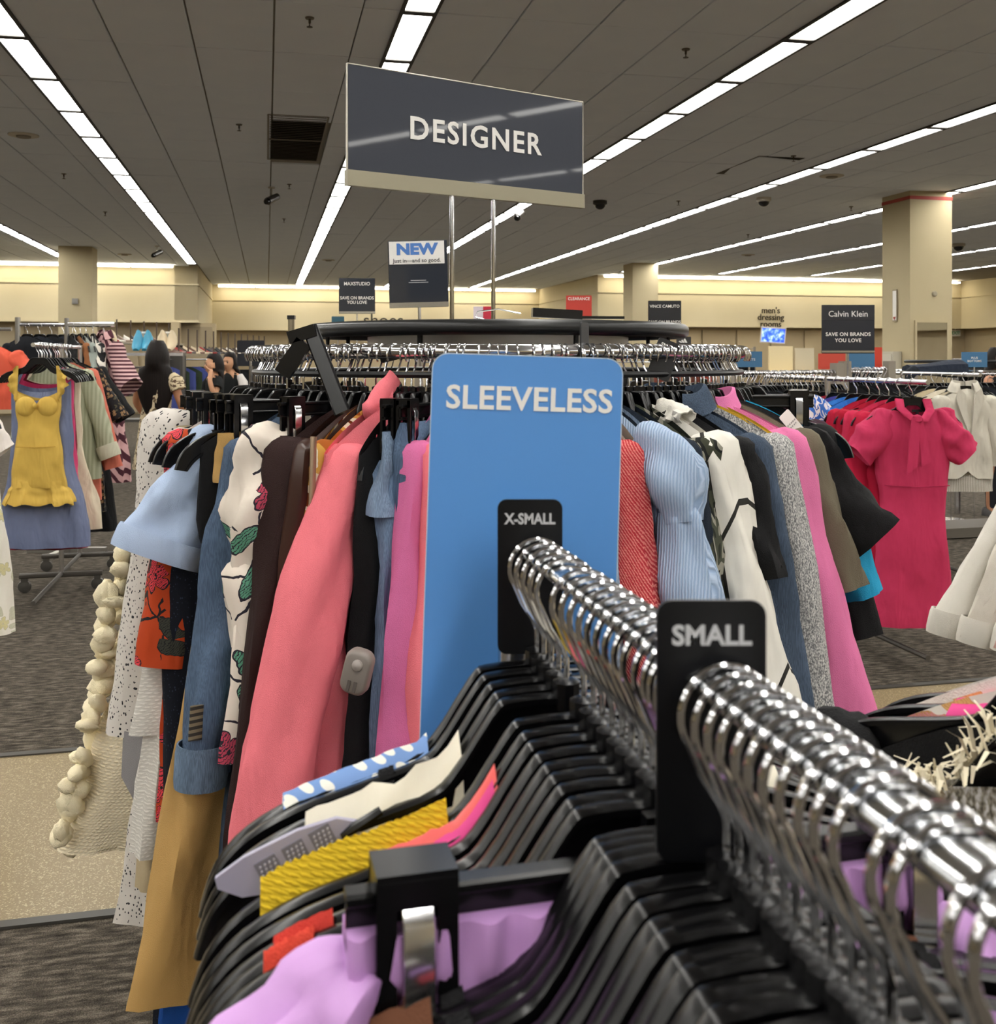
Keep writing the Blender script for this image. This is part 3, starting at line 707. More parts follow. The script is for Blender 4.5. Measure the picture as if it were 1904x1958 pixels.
rg('blue_leggings', 'bright blue garment showing below the tan trousers', 'trousers', -46, -57, [('leg', pant_leg(.09, .20, -.17, -1.30, .05, .06, .35, .006, 18), fabric('1f4f9c')), ('leg', pant_leg(-.09, -.12, -.17, -1.30, .075, .09, .35, .006, 19), fabric('1f4f9c'))], 'clip')
DN = denim('50627a')
rg('denim_jacket', 'mid blue denim jacket with long cuffed sleeve and brown patch', 'jacket', -39, -53,
   [('body', cloth(w=.165, hem=.16, L=.90, xc=.045, t=.06, folds=.014, k=4, seed=21), denim('4a5b72')),
    ('sleeve', sleeve((.14, -.195), (.225, -.76), .047, .042, .0, .85, .006, 9, 20, 16), DN, [('cuff', cuffband((.222, -.71), (.227, -.785), .043, .9, .003), denim('66798f')), ('patch', MB().tube([(.246, -.034, -.63), (.250, -.034, -.69)], 0, sq=(.004, .024)), stripes('7a705c', '35332f', 28, 'Z', .5))]),
    ('sleeve', sleeve((-.15, -.17), (-.21, -.79), .055, .05, .0, .8, .006, 10), DN)], short='mid blue denim jacket')
FL = floral('e3d8cb', 'b2435a', '5f9a80', '2a2630', 12.5, .30, .025, 1.3, .75)
rg('floral_blouse', 'white blouse with line drawn flowers, puffed sleeve and long cuff', 'blouse', -34, -46,
   [('body', cloth(w=.17, hem=.19, L=.62, xc=.04, t=.05, folds=.016, k=5, seed=23), FL),
    ('sleeve', sleeve((.115, -.19), (.165, -.405), .075, .036, -.01, .95, .007, 11, 28, 16, rm=.072), FL),
    ('sleeve_end', sleeve((.175, -.40), (.165, -.83), .045, .028, 0, .9, .004, 12), FL),
    ('sleeve', sleeve((-.115, -.19), (-.19, -.41), .075, .035, .015, .95, .007, 13, 24, 16, rm=.072), FL)], short='white floral blouse')
rg('brown_coat', 'long dark chocolate brown coat with plain sleeve', 'coat', -29.5, -42, top(fabric('2e1d1c', .12), .17, .2, .045, .95, .06, dict(p1=(.215, -.9), r0=.055, r1=.05, flat=.85), seed=25), short='long dark chocolate coat')
rg('leather_jacket', 'glossy brown leather jacket with metal zip edge', 'jacket', -26.5, -38,
   top(plain('3a221a', .35), .16, .17, .05, .62, .03, dict(p1=(.17, -.72), r0=.05, r1=.045, flat=.85, folds=.007), fold=.014, seed=27) +
   [('zip', MB().tube([(.165, -.045, -.16), (.185, -.06, -.35), (.195, -.06, -.60)], 0, sq=(.006, .012)), plain('a08a72', .35, .6))], short='brown leather jacket')
rg('patchwork_blouse', 'patchwork blouse in amber and cream half hidden by the coral blazer', 'blouse', -24, -36, top(camo(('a35a22', 'c99a4a', 'e2d6bd', '6e3418'), 18), .15, .16, .045, .5, .03, dict(p1=(.17, -.55), r0=.045, r1=.06, flat=.8), seed=29), short='patchwork blouse')
rg('coral_blazer', 'coral pink blazer with long sleeve and grey security tag', 'blazer', -20, -38,
   [('body', cloth(w=.17, hem=.19, L=.82, xc=.03, t=.055, folds=.010, k=3, seed=31), CORAL),
    ('sleeve', sleeve((.110, -.205), (.30, -.84), .056, .060, -.022, .85, .004, 14, 28, 22, rm=.064), CORAL, [('shoulder_seam', MB().tube([(.085, -.040, -.16), (.115, -.0535, -.20), (.130, -.058, -.26), (.118, -.0555, -.33), (.095, -.050, -.38)], .0016, 5), fabric('a8404d'))]),
    ('sleeve', sleeve((-.125, -.155), (-.23, -.82), .062, .05, .02, .8, .004, 15), CORAL),
    ('lapel', MB().loft([[(.025, -.02, -.085), (.075, -.045, -.115), (.06, -.058, -.13)], [(.04, -.035, -.11), (.09, -.06, -.16), (.065, -.07, -.18)], [(.03, -.05, -.2), (.07, -.075, -.30), (.05, -.075, -.31)], [(.0, -.055, -.36), (.02, -.075, -.42), (.0, -.075, -.42)]], False), CORAL),
    ('collar', sleeve((.06, -.125), (.0, -.062), .026, .017, 0, .5, .001, 3), CORAL),
    ('pocket_flap', MB().box((.06, -.066, -.52), (.11, .006, .045), 0, 0, .1), fabric('d2545f')),
    ], short='coral pink blazer')
tagt = thing('security_tag', 'rounded grey plastic security tag clipped on the coral blazer', 'security tag', W(683, 1284, 1.585), -.25)
tp = MB(); tp.loft([[(x, y, z) for x, z in rrect(.044, .07, .016, 4)] for y in (.008,)] + [[(x*k, y, z*k) for x, z in rrect(.044, .07, .016, 4)] for y, k in ((-.004, 1), (-.010, .92), (-.012, .8))], True, True, True)
o = ob('case', tp.mesh('case', plain('7d746e', .45)), tagt); o.rotation_euler = (0, math.radians(14), 0)
o2 = ob('dome', MB().lathe([(.009, 0), (.008, .004), (.004, .0065), (0, .007)], 14).xf(Matrix.Rotation(math.pi/2, 4, 'X')).mesh('dome', plain('9a918b', .35)), o, (.002, -.012, .014))
o3 = ob('grip', MB().box((-.005, -.012, -.02), (.005, .003, .016)).box((.005, -.012, -.02), (.005, .003, .016)).mesh('grip', plain('5b534f', .5), False), o)
rg('black_vest', 'black garment squeezed behind the coral blazer', 'top', -16.5, -28, top(BLK, .16, .16, .035, .6, .02, seed=33))
rg('light_jeans', 'pair of washed blue jeans clipped by the waistband beside the sign', 'jeans', -13.5, -24,
   [('leg', pant_leg(.085, .12, -.17, -1.05, .075, .055, .5, .006, 34), denim('6b809c')), ('leg', pant_leg(-.085, -.08, -.17, -1.05, .075, .055, .5, .006, 35), denim('6b809c')), ('waistband', cloth(w=.155, hem=.165, L=.14, zn=-.15, slope=0, t=.028, folds=.004, seed=34), denim('7c90aa')), ('belt_loop', MB().box((.1, -.036, -.19), (.012, .006, .075)), denim('93a6bb'))], 'clip', 'washed blue jeans')
rg('dark_jeans', 'darker blue jeans behind the washed pair', 'jeans', -11.5, -20, [('leg', pant_leg(.08, .1, -.17, -1.0, .075, .055, .5, .006, 36), denim('45566f')), ('leg', pant_leg(-.08, -.08, -.17, -1.0, .075, .055, .5, .006, 37), denim('45566f')), ('waistband', cloth(w=.15, hem=.16, L=.14, zn=-.135, slope=0, t=.028, folds=.004, seed=36), denim('566a85'))], 'clip')
rg('orchid_blazer', 'orchid pink blazer with narrow sleeve beside the blue sign', 'blazer', -9, -20, top(MAG, .155, .16, .04, .8, .03, dict(p1=(.21, -.78), r0=.05, r1=.05, flat=.7, bend=-.01), seed=39), short='orchid pink blazer')
rg('coral_jacket', 'second coral jacket half covered by the blue SLEEVELESS sign', 'jacket', -6, -14, top(CORAL, .165, .18, .045, .8, .02, dict(p1=(.21, -.82), r0=.055, r1=.06, flat=.8), seed=41), short='second coral jacket')
# --- behind the sign
rg('grey_blouse', 'grey blouse mostly hidden behind the SLEEVELESS sign', 'blouse', 0, 2, top(fabric('8d8c90'), .16, .17, .04, .6, .02, seed=43))
# --- right flank
rg('ivory_shirt', 'ivory white shirt with hanging sleeve just past the blue sign', 'shirt', 8, 17, top(fabric('d8d3c9', .06), .16, .18, .045, .62, .03, dict(p1=(.235, -.62), r0=.045, r1=.06, flat=.7, folds=.006), seed=45), short='ivory white shirt')
rg('pale_denim_shirt', 'pale washed denim shirt between ivory shirt and red knit', 'shirt', 11.5, 22, top(denim('8fa5c0'), .155, .16, .04, .58, .02, dict(p1=(.19, -.6), r0=.045, r1=.045, flat=.7), seed=47), short='pale washed denim shirt')
rg('red_knit', 'red and salmon melange knit jumper with gold flecks', 'jumper', 15, 28, top(knit('a8323a', 'cf7670', 90, .6), .165, .17, .04, .6, .02, dict(p1=(.225, -.66), r0=.05, r1=.05, flat=.75, folds=.005), seed=49), short='red melange jumper')
rg('taupe_blouse', 'taupe blouse showing as a sliver beside the red knit', 'blouse', 17, 30, top(fabric('a59a8a'), .16, .16, .035, .5, .01, seed=50))
PLE = NT('pleated cloth').set(.7, 0, .3); _pv = PLE.cloth2d(); PLE.color(PLE.mix(PLE.wave(_pv, 60, 'X', 1.2, 1.5), '8fa6c6', 'b2c4dc')); PLE.bump(PLE.wave(_pv, 60, 'X', 1.2, 1.5), .6, .004)
rg('pleated_blouse', 'powder blue blouse with fine pleats gathered at the sleeve', 'blouse', 20, 36,
   [('body', cloth(w=.16, hem=.17, L=.55, xc=.02, t=.045, folds=.012, k=8, seed=51), PLE.m), ('sleeve', sleeve((.115, -.175), (.20, -.30), .045, .035, -.02, .9, .004, 22, 24, 12, rm=.06), PLE.m),
    ('sleeve_end', sleeve((.195, -.29), (.245, -.62), .038, .062, 0, .75, .005, 23, 28, 14, rm=.062), PLE.m), ('sleeve', sleeve((-.10, -.14), (-.22, -.6), .045, .06, 0, .75, .005, 24), PLE.m)], short='powder blue pleated blouse')
rg('navy_jacket', 'black navy jacket with smooth rounded shoulder', 'jacket', 23, 38, top(fabric('1b2430'), .175, .17, .045, .6, .02, dict(p1=(.215, -.6), r0=.055, r1=.045, flat=.75), seed=53), short='black navy jacket')
rg('camo_jacket', 'camouflage print jacket squeezed beside the striped shirt', 'jacket', 26, 41, top(camo(('2c2f28', '45483c', '8f8c80', '1b1c1a', '3a3c30'), 20), .17, .17, .045, .6, .02, dict(p1=(.21, -.60), r0=.05, r1=.055, flat=.75, folds=.01), seed=55), short='camouflage jacket')
WIN = NT('windowpane cloth').set(.8, 0, .25); _wv = WIN.cloth2d(1, .16); _wz = WIN.cloth2d(1, -.5)
WIN.color(WIN.mix(WIN.math('MAXIMUM', WIN.gt(WIN.wave(_wv, 3.6, 'DIAGONAL'), .9955), WIN.gt(WIN.wave(_wz, 3.0, 'DIAGONAL'), .997)), 'd9d5cb', '2a2825')); WIN.wrinkle(.6)
rg('striped_shirt', 'off white shirt with thin wide spaced black lines and hood', 'shirt', 29, 44,
   [('body', cloth(w=.185, hem=.2, L=.78, xc=.03, t=.05, folds=.013, k=4, seed=57), WIN.m), ('sleeve', sleeve((.14, -.185), (.305, -.76), .052, .056, .0, .75, .007, 25, 22, 16), WIN.m), ('sleeve', sleeve((-.14, -.155), (-.23, -.70), .055, .05, 0, .75, .006, 26), WIN.m),
    ('hood', sleeve((.045, -.118), (.10, -.14), .018, .022, 0, .9, .004, 27), fabric('dedad0'))], short='off white lined shirt')
rg('black_tee_shirt', 'black short sleeved top with cap sleeve in front of denim jacket', 'top', 33, 47, top(BLK, .185, .18, .045, .5, .02, dict(p1=(.22, -.41), r0=.045, r1=.042, flat=.75, folds=.008), seed=59), short='black cap sleeve top')
DD = denim('445163', .5)
rg('dark_denim_jacket', 'dark denim jacket with collar and large black button', 'jacket', 37, 54,
   [('body', cloth(w=.19, hem=.19, L=.78, xc=.02, t=.05, folds=.012, k=4, seed=61), DD), ('sleeve', sleeve((.145, -.19), (.235, -.80), .054, .06, .01, .8, .006, 28, 22, 18), DD),
    ('sleeve', sleeve((-.145, -.165), (-.23, -.76), .055, .05, 0, .8, .006, 29), DD), ('collar', collar(.055, .03, -.108, .024), DD), ('button', MB().lathe([(0, -.008), (.02, -.008), (.024, 0), (.02, .008), (0, .009)], 18).xf(Matrix.Translation((.155, -.075, -.66)) @ Matrix.Rotation(math.pi/2, 4, 'X')), plain('0e0e10', .4))], short='dark denim jacket')
rg('tweed_cardigan', 'grey metallic tweed knit cardigan between denim and pink coat', 'cardigan', 42, 59, top(tweed('6c6c6e', '9d9c9b', 420), .185, .19, .045, .8, .02, dict(p1=(.255, -.86), r0=.052, r1=.05, flat=.8, folds=.003), seed=63), short='grey tweed cardigan')
rg('yellow_blouse', 'mustard yellow top showing as a sliver above the tweed', 'top', 44, 61, top(fabric('c9a02c'), .18, .16, .03, .5, 0, seed=64))
rg('pink_coat', 'long bubblegum pink coat with wide sleeve', 'coat', 47, 65,
   [('body', cloth(w=.19, hem=.23, L=.86, xc=.06, t=.055, folds=.012, k=3, seed=65), PINK), ('sleeve', sleeve((.135, -.19), (.29, -.84), .055, .070, .0, .8, .004, 30, 22, 18), PINK), ('sleeve', sleeve((-.14, -.15), (-.24, -.8), .06, .06, 0, .8, .004, 31), PINK), ('collar', collar(.05, .022, -.108, .016), fabric('e07cae'))], short='long bubblegum pink coat')
rg('taupe_jacket', 'taupe olive jacket behind the pink coat', 'jacket', 52, 70, top(fabric('6a6252'), .18, .17, .035, .40, .02, dict(p1=(.245, -.47), r0=.05, r1=.04, flat=.7), seed=67), short='taupe olive jacket')
rg('turquoise_blouse', 'turquoise top showing as a sliver under the black jacket', 'top', 59, 77, top(fabric('2c9fcb'), .17, .16, .03, .36, .0, dict(p1=(.265, -.50), r0=.04, r1=.035, flat=.7), seed=69), short='turquoise top')
rg('black_jacket', 'black jacket with broad short sleeve flaring over the pink dress', 'jacket', 56, 75, top(fabric('131214', .15), .185, .16, .045, .36, .0, dict(p1=(.285, -.385), r0=.055, r1=.062, flat=.6, bend=.015), seed=71), short='black flared sleeve jacket')
pt_ = thing('price_card', 'white paper price card standing on the pink coat shoulder', 'price card', W(1527, 826, 2.02), .25)
o = ob('card', MB().prism(rrect(.026, .10, .003, 2), -.0006, .0006).mesh('card', plain('efece6', .6), False), pt_); o.rotation_euler = (0, math.radians(-42), 0)
lettering('x x x x x\nx x x x', .006, plain('8a8a8a', .7), o, (0, -.001, .022), 'print', line=1.1)
# --- the far side of the ring, seen between the hooks
far = [('black', '151517'), ('charcoal', '2b2c30'), ('deep blue', '24314a'), ('plum', '3a2230'), ('rust', '8a4a30'), ('grey', '77767a'), ('cream', 'c9bfae'), ('olive', '4a4a38')]
for i in range(17):
    al = 72+i*12.8; nm, hx = far[(i*3) % 8]
    rg('plain_shirt', '%s top hanging %s along the hidden rear of the round rack' % (nm, nth(i)), 'top', al, al+R.uniform(-8, 8), top(fabric(hx), .18, .19, .035, R.uniform(.5, .7), .03, dict(p1=(.24, -.6), r0=.05, r1=.045, flat=.7), seed=80+i), short='%s top at the rear of the round rack' % nm if False else '%s top hanging %s along the hidden rear' % (nm, nth(i)))
# --- clip hangers with bare bars at the left and right shoulders of the rack
for i, (al, be) in enumerate(((-70, -77), (-61, -69), (-49, -56), (-31, -40), (66, 84), (70, 88), (74, 92))):
    m_ = [fabric('b9ab94'), fabric('cbbfa9'), fabric('1a1a1d'), fabric('4a2a1c'), fabric('1b1a1c'), fabric('2a1f24'), fabric('2b2b2e')][i]
    nm = ['stone', 'cream', 'black', 'umber', 'jet black', 'aubergine', 'smoke'][i]
    rg('clipped_skirt', '%s skirt clipped to a bar hanger near the rack edge' % nm, 'skirt', al, be, [('skirt', cloth(w=.15, hem=.19, L=.5, zn=-.165, slope=0, t=.02, t0=.014, folds=.01, seed=90+i), m_), ('waistband', cloth(w=.152, hem=.152, L=.03, zn=-.163, slope=0, t=.022, t0=.02, folds=0, seed=2), m_)], 'clip', '%s skirt near the rack edge' % nm)
# --- spare hangers between the clothes
k = 0
for al in [-72, -65, -57, -52.5, -44.5, -40.5, -36.5, -32, -28, -22, -18, -15, -12.5, -10, -7.5, -4, -2, 2, 4, 6, 9.5, 13, 16, 18.5, 21.5, 24.5, 27.5, 31, 35, 39, 40.5, 45.5, 49, 51, 55, 59, 60.5, 64, 68]:
    hanger(rpos(al+R.uniform(-.6, .6)), rdir(al*1.3+R.uniform(-7, 7)), 'empty black hanger, %s along the front of the round rack' % nth(k), False, 'hangers on the round rack', hs=.6); k += 1
# hanger perched on the top plate and a stray clip bar leaning on the rim
hp = thing('clip_hanger', 'black clip hanger lying on the round rack top, wire hook up', 'hanger', (.07, 2.28, 1.586), .1)
ob('hook', MB().tube([(-.02, 0, .012), (-.07, 0, .022), (-.115, 0, .016), (-.12, 0, .004), (-.09, 0, -.004)], .0018, 6).mesh('hook', CHROME), hp)
ob('bar', MB().box((.06, 0, .012), (.11, .03, .02), 0, 0, .05).box((.15, 0, .004), (.12, .02, .006)).mesh('bar', BLACKP, False), hp)
p0, p1 = W(592, 626, 1.86), W(655, 790, 1.80)
lb = thing('clip_hanger', 'black clip bar leaning diagonally against the rim of the round rack', 'hanger', p0)
dv = p1-p0
ob('bar', MB().tube([(0, 0, 0), tuple(dv)], 0, sq=(.012, .028)).mesh('bar', BLACKP, False), lb)
ob('clip', MB().box((-.028, -.005, -.055), (.03, .02, .07), 0, 0, .6).box((-.012, -.004, -.012), (.05, .022, .022), 0, 0, -.3).mesh('clip', BLACKP, False), lb)
# size markers on the ring
def ring_marker(al, text, lab, dz=.0, rz=0, s=1):
    p = rpos(al); t = thing('size_marker', lab, 'size marker', (p.x, p.y, p.z+dz), rdir(al)+math.pi/2+rz)
    ob('plate', MB().prism(rrect(.046*s, .075*s, .006, 3, 0, .0), -.0015, .0015).mesh('plate', plain('202124', .45), False), t)
    if text: lettering(text, .011*s, INKW, t, (0, -.0022, .025*s), bold=.015)
    return t
ring_marker(16.5, None, 'blank looking dark size marker standing on the rail of the round rack', rz=.9)
ring_marker(34.5, 'SMALL', 'tilted dark size marker reading SMALL on the round rail', dz=-.03, rz=-.35).rotation_euler.y = .35
# ================================================================== near rack: straight rail with dividers
NZ = 1.372                                       # top of the hooks
def railp(Y): return Vector((.0234+(.76-Y)*math.tan(TH), Y, NZ))
nr = thing('near_rack', 'straight chrome rail rack crowded with black hangers', 'clothes rack', railp(.8))
b0, b1 = railp(.805)-railp(.8), railp(-.25)-railp(.8)
ob('rail', MB().tube([(b0.x, b0.y, -.0038-.0075), (b1.x, b1.y, -.0038-.0075)], 0, sq=(.014, .027, 1)).mesh('rail', chrome(.16, 'c4c6c8'), True, 80), nr)
ob('post', MB().tube([(b1.x, b1.y, -.012), (b1.x, b1.y, -NZ+.05)], .016, 10).mesh('post', CHROME2), nr)
ob('upright', MB().tube([(b0.x, b0.y, -.02), (b0.x, b0.y, -NZ+.05)], .014, 10).mesh('upright', CHROME2), nr)
ob('foot', MB().tube([(b0.x, b0.y, -NZ+.06), (b1.x, b1.y, -NZ+.06)], 0, sq=(.03, .02)).mesh('foot', CHROME2), nr)
NRZ = TH                                        # hanger x axis runs across the rail
# blue SLEEVELESS sign at the rail end
ps = W(1000, 1005, .83)-Vector((.0015, 0, .044))
sg = thing('sleeveless_sign', 'tall blue card sign reading SLEEVELESS at the end of the near rail', 'sign', ps)
sg.rotation_euler = (math.radians(-1.5), math.radians(1.9), .04)
SWd, SHt = .1535, .36
ob('card', MB().prism(rrect(SWd, SHt, .013, 6), -.0012, .0012).mesh('card', plain('5794da', .38), False), sg)
ob('card_edge', MB().tube([(x, 0, z) for x, z in rrect(SWd, SHt, .013, 6)], 0, sq=(.0028, .0008), closed=True).mesh('card_edge', plain('b9cbe0', .4), False), sg)
lettering('SLEEVELESS', .0262, INKW, sg, (.002, -.0016, .1445), bold=.022, space=1.04, ext=.0003)
ob('clasp', MB().box((.004, .006, -.165), (.02, .012, .05)).mesh('clasp', BLACKM, False), sg)
def divider(Y, text, w_, h_, lab, sz, up, sxx):
    p = railp(Y); t = thing('size_divider', lab, 'size divider', p, 0)
    # plate straddling the rail: slot cut in the middle of its lower part
    hw = w_/2; top_ = up; bot = up-h_
    out = rrect(w_, h_, .0065, 5, 0, (top_+bot)/2)
    o = ob('plate', MB().prism(out, -.0012, .0012).mesh('plate', plain('090a0e', .35, 0, .3), False), t)
    o.location = (-.002, 0, 0)
    lettering(text, sz, plain('c4c6ca', .5), t, (-.002, -.0016, top_-sz*.95-.004), bold=.03, ext=.0002, sx=sxx)
divider(.752, 'X-SMALL', .047, .112, 'black size divider reading X-SMALL at the far end of the near rail', .0108, .0255, .86)
divider(.4455, 'SMALL', .047, .112, 'black size divider reading SMALL in the middle of the near rail', .0118, .0240, 1.0)
# hangers, far to near
Ys = [.741, .722, .704, .686, .667, .632, .613, .596, .579, .563, .548, .533, .519, .506]
CI = len(Ys)
Ys2 = [.480, .471, .463, .455]
Ys3 = [.436, .423, .411, .399, .387, .376, .365, .353, .342, .331, .320, .3, .290, .268, .259]
nh = []
i = 0
for Y in Ys+[.492]+Ys2+Ys3:
    sec = 'SMALL' if Y < .445 else 'X-SMALL'
    idx = i if Y > .445 else i-len(Ys)-1-len(Ys2)
    jit = R.uniform(-.05, .05)
    lab = 'black hanger with chrome hook, %s in front of the %s divider' % (nth(idx), sec)
    if abs(Y-.492) < 1e-6: lab = 'black clip hanger with chrome spring holding the lavender top'; jit = .03
    t = hanger(railp(Y), NRZ+jit, lab, False, 'hangers on the near rail', 'clip' if abs(Y-.492) < 1e-6 else 'top', tilt=R.uniform(-.02, .02))
    nh.append((Y, NRZ+jit)); i += 1
def wrap(x1, x2, th=.008, drop=.03, seed=0, puff=.004, n=14, wav=1.0):
    """cloth laid over one hanger arm from x1 to x2 and hanging a little below it"""
    m = MB(); rings = []
    for i in range(n+1):
        s = i/n; x = x1+(x2-x1)*s; z = arm_z(x); e = puff*(1+.7*fbm(seed, s*6, 1)) ; dp = drop*(1+.35*fbm(seed+4, s*4, 2))
        f = wav*.0025*math.sin(s*(22 if n < 40 else 70)+seed)
        sec = [(-th*.9, z-dp), (-th-e-f, z-dp*.5), (-th-e*.6, z-.004), (-th*.5, z+.002+e*.7), (0, z+.003+e+abs(f)*.5), (th*.5, z+.002+e*.7), (th+e*.6, z-.004), (th+e+f, z-dp*.5), (th*.9, z-dp), (0, z-dp+.002)]
        rings.append([(x, a, b) for a, b in sec])
    m.loft(rings, True, True, True); return m
NG = 'sleeveless tops on the near rail'
def cami(idx, label, m, l=None, r=None, L=.5, w=.14, name='sleeveless_blouse', body=None, extra=()):
    Y, rz = nh[idx]
    nn, wv = (44, 1.6) if 'smocked' in label else (14, 1.0)
    ps = [('body', cloth(w=w, hem=w*1.15, zn=-.26, slope=.0, t0=.016, t=.018, them=.02, L=L, folds=.004, k=5, seed=idx, zt=lambda u, fr: -.27+.02*abs(u)), body or m)]
    for q, sgn in ((l, -1), (r, 1)):
        if q:
            x1, x2, dp, pf = q
            ps.append(('strap', wrap(sgn*x1, sgn*x2, .007, dp, idx+sgn, pf, nn, wv), m))
        else: ps.append(('strap', wrap(sgn*.105, sgn*.115, .0065, .06, idx, .001), m))
    garment(name, label, 'top', railp(Y), rz, ps+list(extra), NG)
B2 = fabric('161618', .2)
cami(0, 'pale blue top with white polka dot strap on the rearmost hanger', dots('7d9fd6', 'f0efe6', 95, .30, .8), (.080, .178, .038, .004), None)
cami(1, 'black satin top with thin strap right before the polka dot one', B2, None, None)
cami(2, 'black top with a small pink hanging loop', B2, (.13, .14, .03, .002), None, extra=[('loop', MB().tube([(-.128, -.012, -.165), (-.128, -.016, -.185), (-.127, -.014, -.2)], 0, sq=(.004, .010)), plain('e58a9c', .6))])
cami(3, 'off white silky sleeveless top draped over its hanger', satin('e3ddcb', .5), (.068, .165, .06, .010), (.08, .16, .04, .004), w=.15)
cami(5, 'yellow smocked sleeveless top with gathered strap', knit('d6b52a', None, 110, 1.0), (.085, .192, .034, .007), None)
cami(6, 'coral and hot pink colour blocked top', NT('two tone').color('e8605c').m, (.06, .125, .035, .003), None, extra=[('edge', wrap(-.062, -.118, .0095, .05, 3, .001), plain('e0418c', .6))])
cami(8, 'red top whose strap shows between black hangers', fabric('c23a30'), (.155, .185, .02, .002), None)
cami(7, 'plain black top, first beyond the lavender one', B2, None, None)
cami(9, 'red orange top with thin strap beyond the lavender one', fabric('c8402f'), (.165, .19, .02, .002), None)
for q, (idx, hx, nm) in enumerate(((CI+1, '141416', 'black'), (CI+2, '6b4430', 'brown'), (CI+3, '141416', 'jet black'), (CI+4, '18181a', 'soft black'))):
    cami(idx, '%s sleeveless top hanging %s before the lavender top' % (nm, nth(q)), fabric(hx, .15), None if idx != CI+2 else (.12, .20, .05, .006), None)
for q in range(4):
    cami(10+q, 'black sleeveless top, %s in the dense run beyond the lavender top' % nth(q), B2, None, None)
fx = ['161618', '8c2f3a', '1a1a1d', 'b48ac8', '19191b', '3a1c26', '161618', 'e5e1da', '1c1c1f', '161618', '5a1f2a', '17171a', 'ece8e2', '1d1d20', '151517']
fn = ['black', 'wine red', 'jet black', 'lilac', 'off black', 'maroon', 'soft black', 'white', 'matt black', 'ink black', 'dark red', 'coal black', 'cream white', 'smoky black', 'deep black']
for q in range(15):
    cami(CI+5+q, '%s top hanging %s in front of the SMALL divider' % (fn[q], nth(q)), fabric(fx[q], .12), None, (.09, .17, .04, .007) if q in (3, 7, 12) else None)
# lavender top held by the clip hanger
LAV = satin('c394d0', .55)
Y, rz = nh[CI]
gath = MB(); rings = []
for i in range(121):
    s = i/120; x = -.155+.31*s; zz = -.121; rf = .0032*math.sin(i*.85+.8*math.sin(i*.13))
    rings.append([(x, -.010-rf-.002*abs(math.sin(i*.42)), zz), (x, -.013-rf, zz-.018), (x, -.010+rf*.4, zz-.03), (x, .010-rf*.4, zz-.03), (x, .013+rf, zz-.018), (x, .010+rf, zz)])
gath.loft(rings, True, True, True)
garment('lavender_blouse', 'lavender off shoulder top gathered with elastic, held by the clip hanger', 'top', railp(Y), rz,
        [('elastic_band', gath, LAV), ('body', cloth(w=.15, hem=.19, zn=-.15, slope=0, t0=.014, t=.03, them=.05, L=.45, folds=.012, k=6, seed=4, zt=lambda u, fr: -.150), LAV),
         ('sleeve', sleeve((-.150, -.150), (-.225, -.255), .030, .055, -.008, .6, .006, 5, 24, 16, rm=.046), LAV), ('sleeve', sleeve((.150, -.150), (.225, -.255), .030, .055, .008, .6, .006, 6, 24, 16, rm=.046), LAV)])
# grey perforated strip clipped on a hanger arm
Y, rz = nh[4]
gs = thing('sensor_strip', 'lilac grey perforated plastic strip hooked on a hanger arm', 'security tag', railp(Y), rz)
ol = [(-.19+(x+.19)*.78, -.181+(z+.181)*.78) for x, z in ((-.118, -.146), (-.135, -.142), (-.165, -.149), (-.205, -.166), (-.226, -.180), (-.224, -.188), (-.206, -.196), (-.188, -.195), (-.150, -.180), (-.116, -.162))]
o = ob('strip', MB().prism(ol, -.013, -.009).mesh('strip', plain('9b98ac', .45), False), gs)
import itertools
for bi in range(3):
    bx_ = -.149-bi*.0158; bz = -.1605-bi*.0078
    pd = ob('pad', MB().box((bx_-.006, -.0135, bz-.001), (.0135, .001, .014), 0, 0, -.46).mesh('pad', plain('6f6d78', .6), False), gs)
    dm = MB()
    for ii in range(4):
        for jj in range(4):
            dx = -.0045+ii*.003; dz = -.0045+jj*.003; ca, sa = math.cos(.49), math.sin(.49)
            dm.box((bx_-.006+dx*ca-dz*sa*.6, -.0145, bz-.001+dx*sa+dz*ca), (.0013, .001, .0013))
    dd = ob('studs', dm.mesh('studs', plain('a9a7b4', .5), False), pd); dd['kind'] = 'stuff'
ob('hook', MB().tube([(-.120, -.0125, -.148), (-.136, -.0145, -.156), (-.144, -.0145, -.161)], [.003, .0035, .002], 8).mesh('hook', BLACKP), gs)

# ================================================================== cross arm to the side with four tops
S_DIR = Vector((.755, .656, 0)); S_RZ = math.atan2(-.755, .656)
def rail2p(t): return Vector((.455, .757, NZ))-S_DIR*t
r2 = thing('side_rack', 'second chrome arm beside the near rail, mostly out of view', 'clothes rack', rail2p(-.35)+Vector((0, 0, -NZ)))
e = rail2p(.125)-rail2p(-.35)
ob('rail', MB().tube([(0, 0, NZ-.011), (e.x, e.y, NZ-.011)], 0, sq=(.014, .026, 1)).mesh('rail', CHROME), r2)
ob('post', MB().tube([(0, 0, 0), (0, 0, NZ-.005)], .016, 10).mesh('post', CHROME2), r2)
SG2 = 'tops on the side rail'
def side(Y, rz, name, label, parts, hk, short):
    garment(name, label, 'top', rail2p(Y), rz, parts, SG2); hanger(rail2p(Y), rz, 'black hanger carrying the '+short, False, 'hangers on the side rail', hk)
FP = floral('e6e0d4', 'd98d92', 'd9b06c', 'c9955f', 26, .42, .0, 4.0)
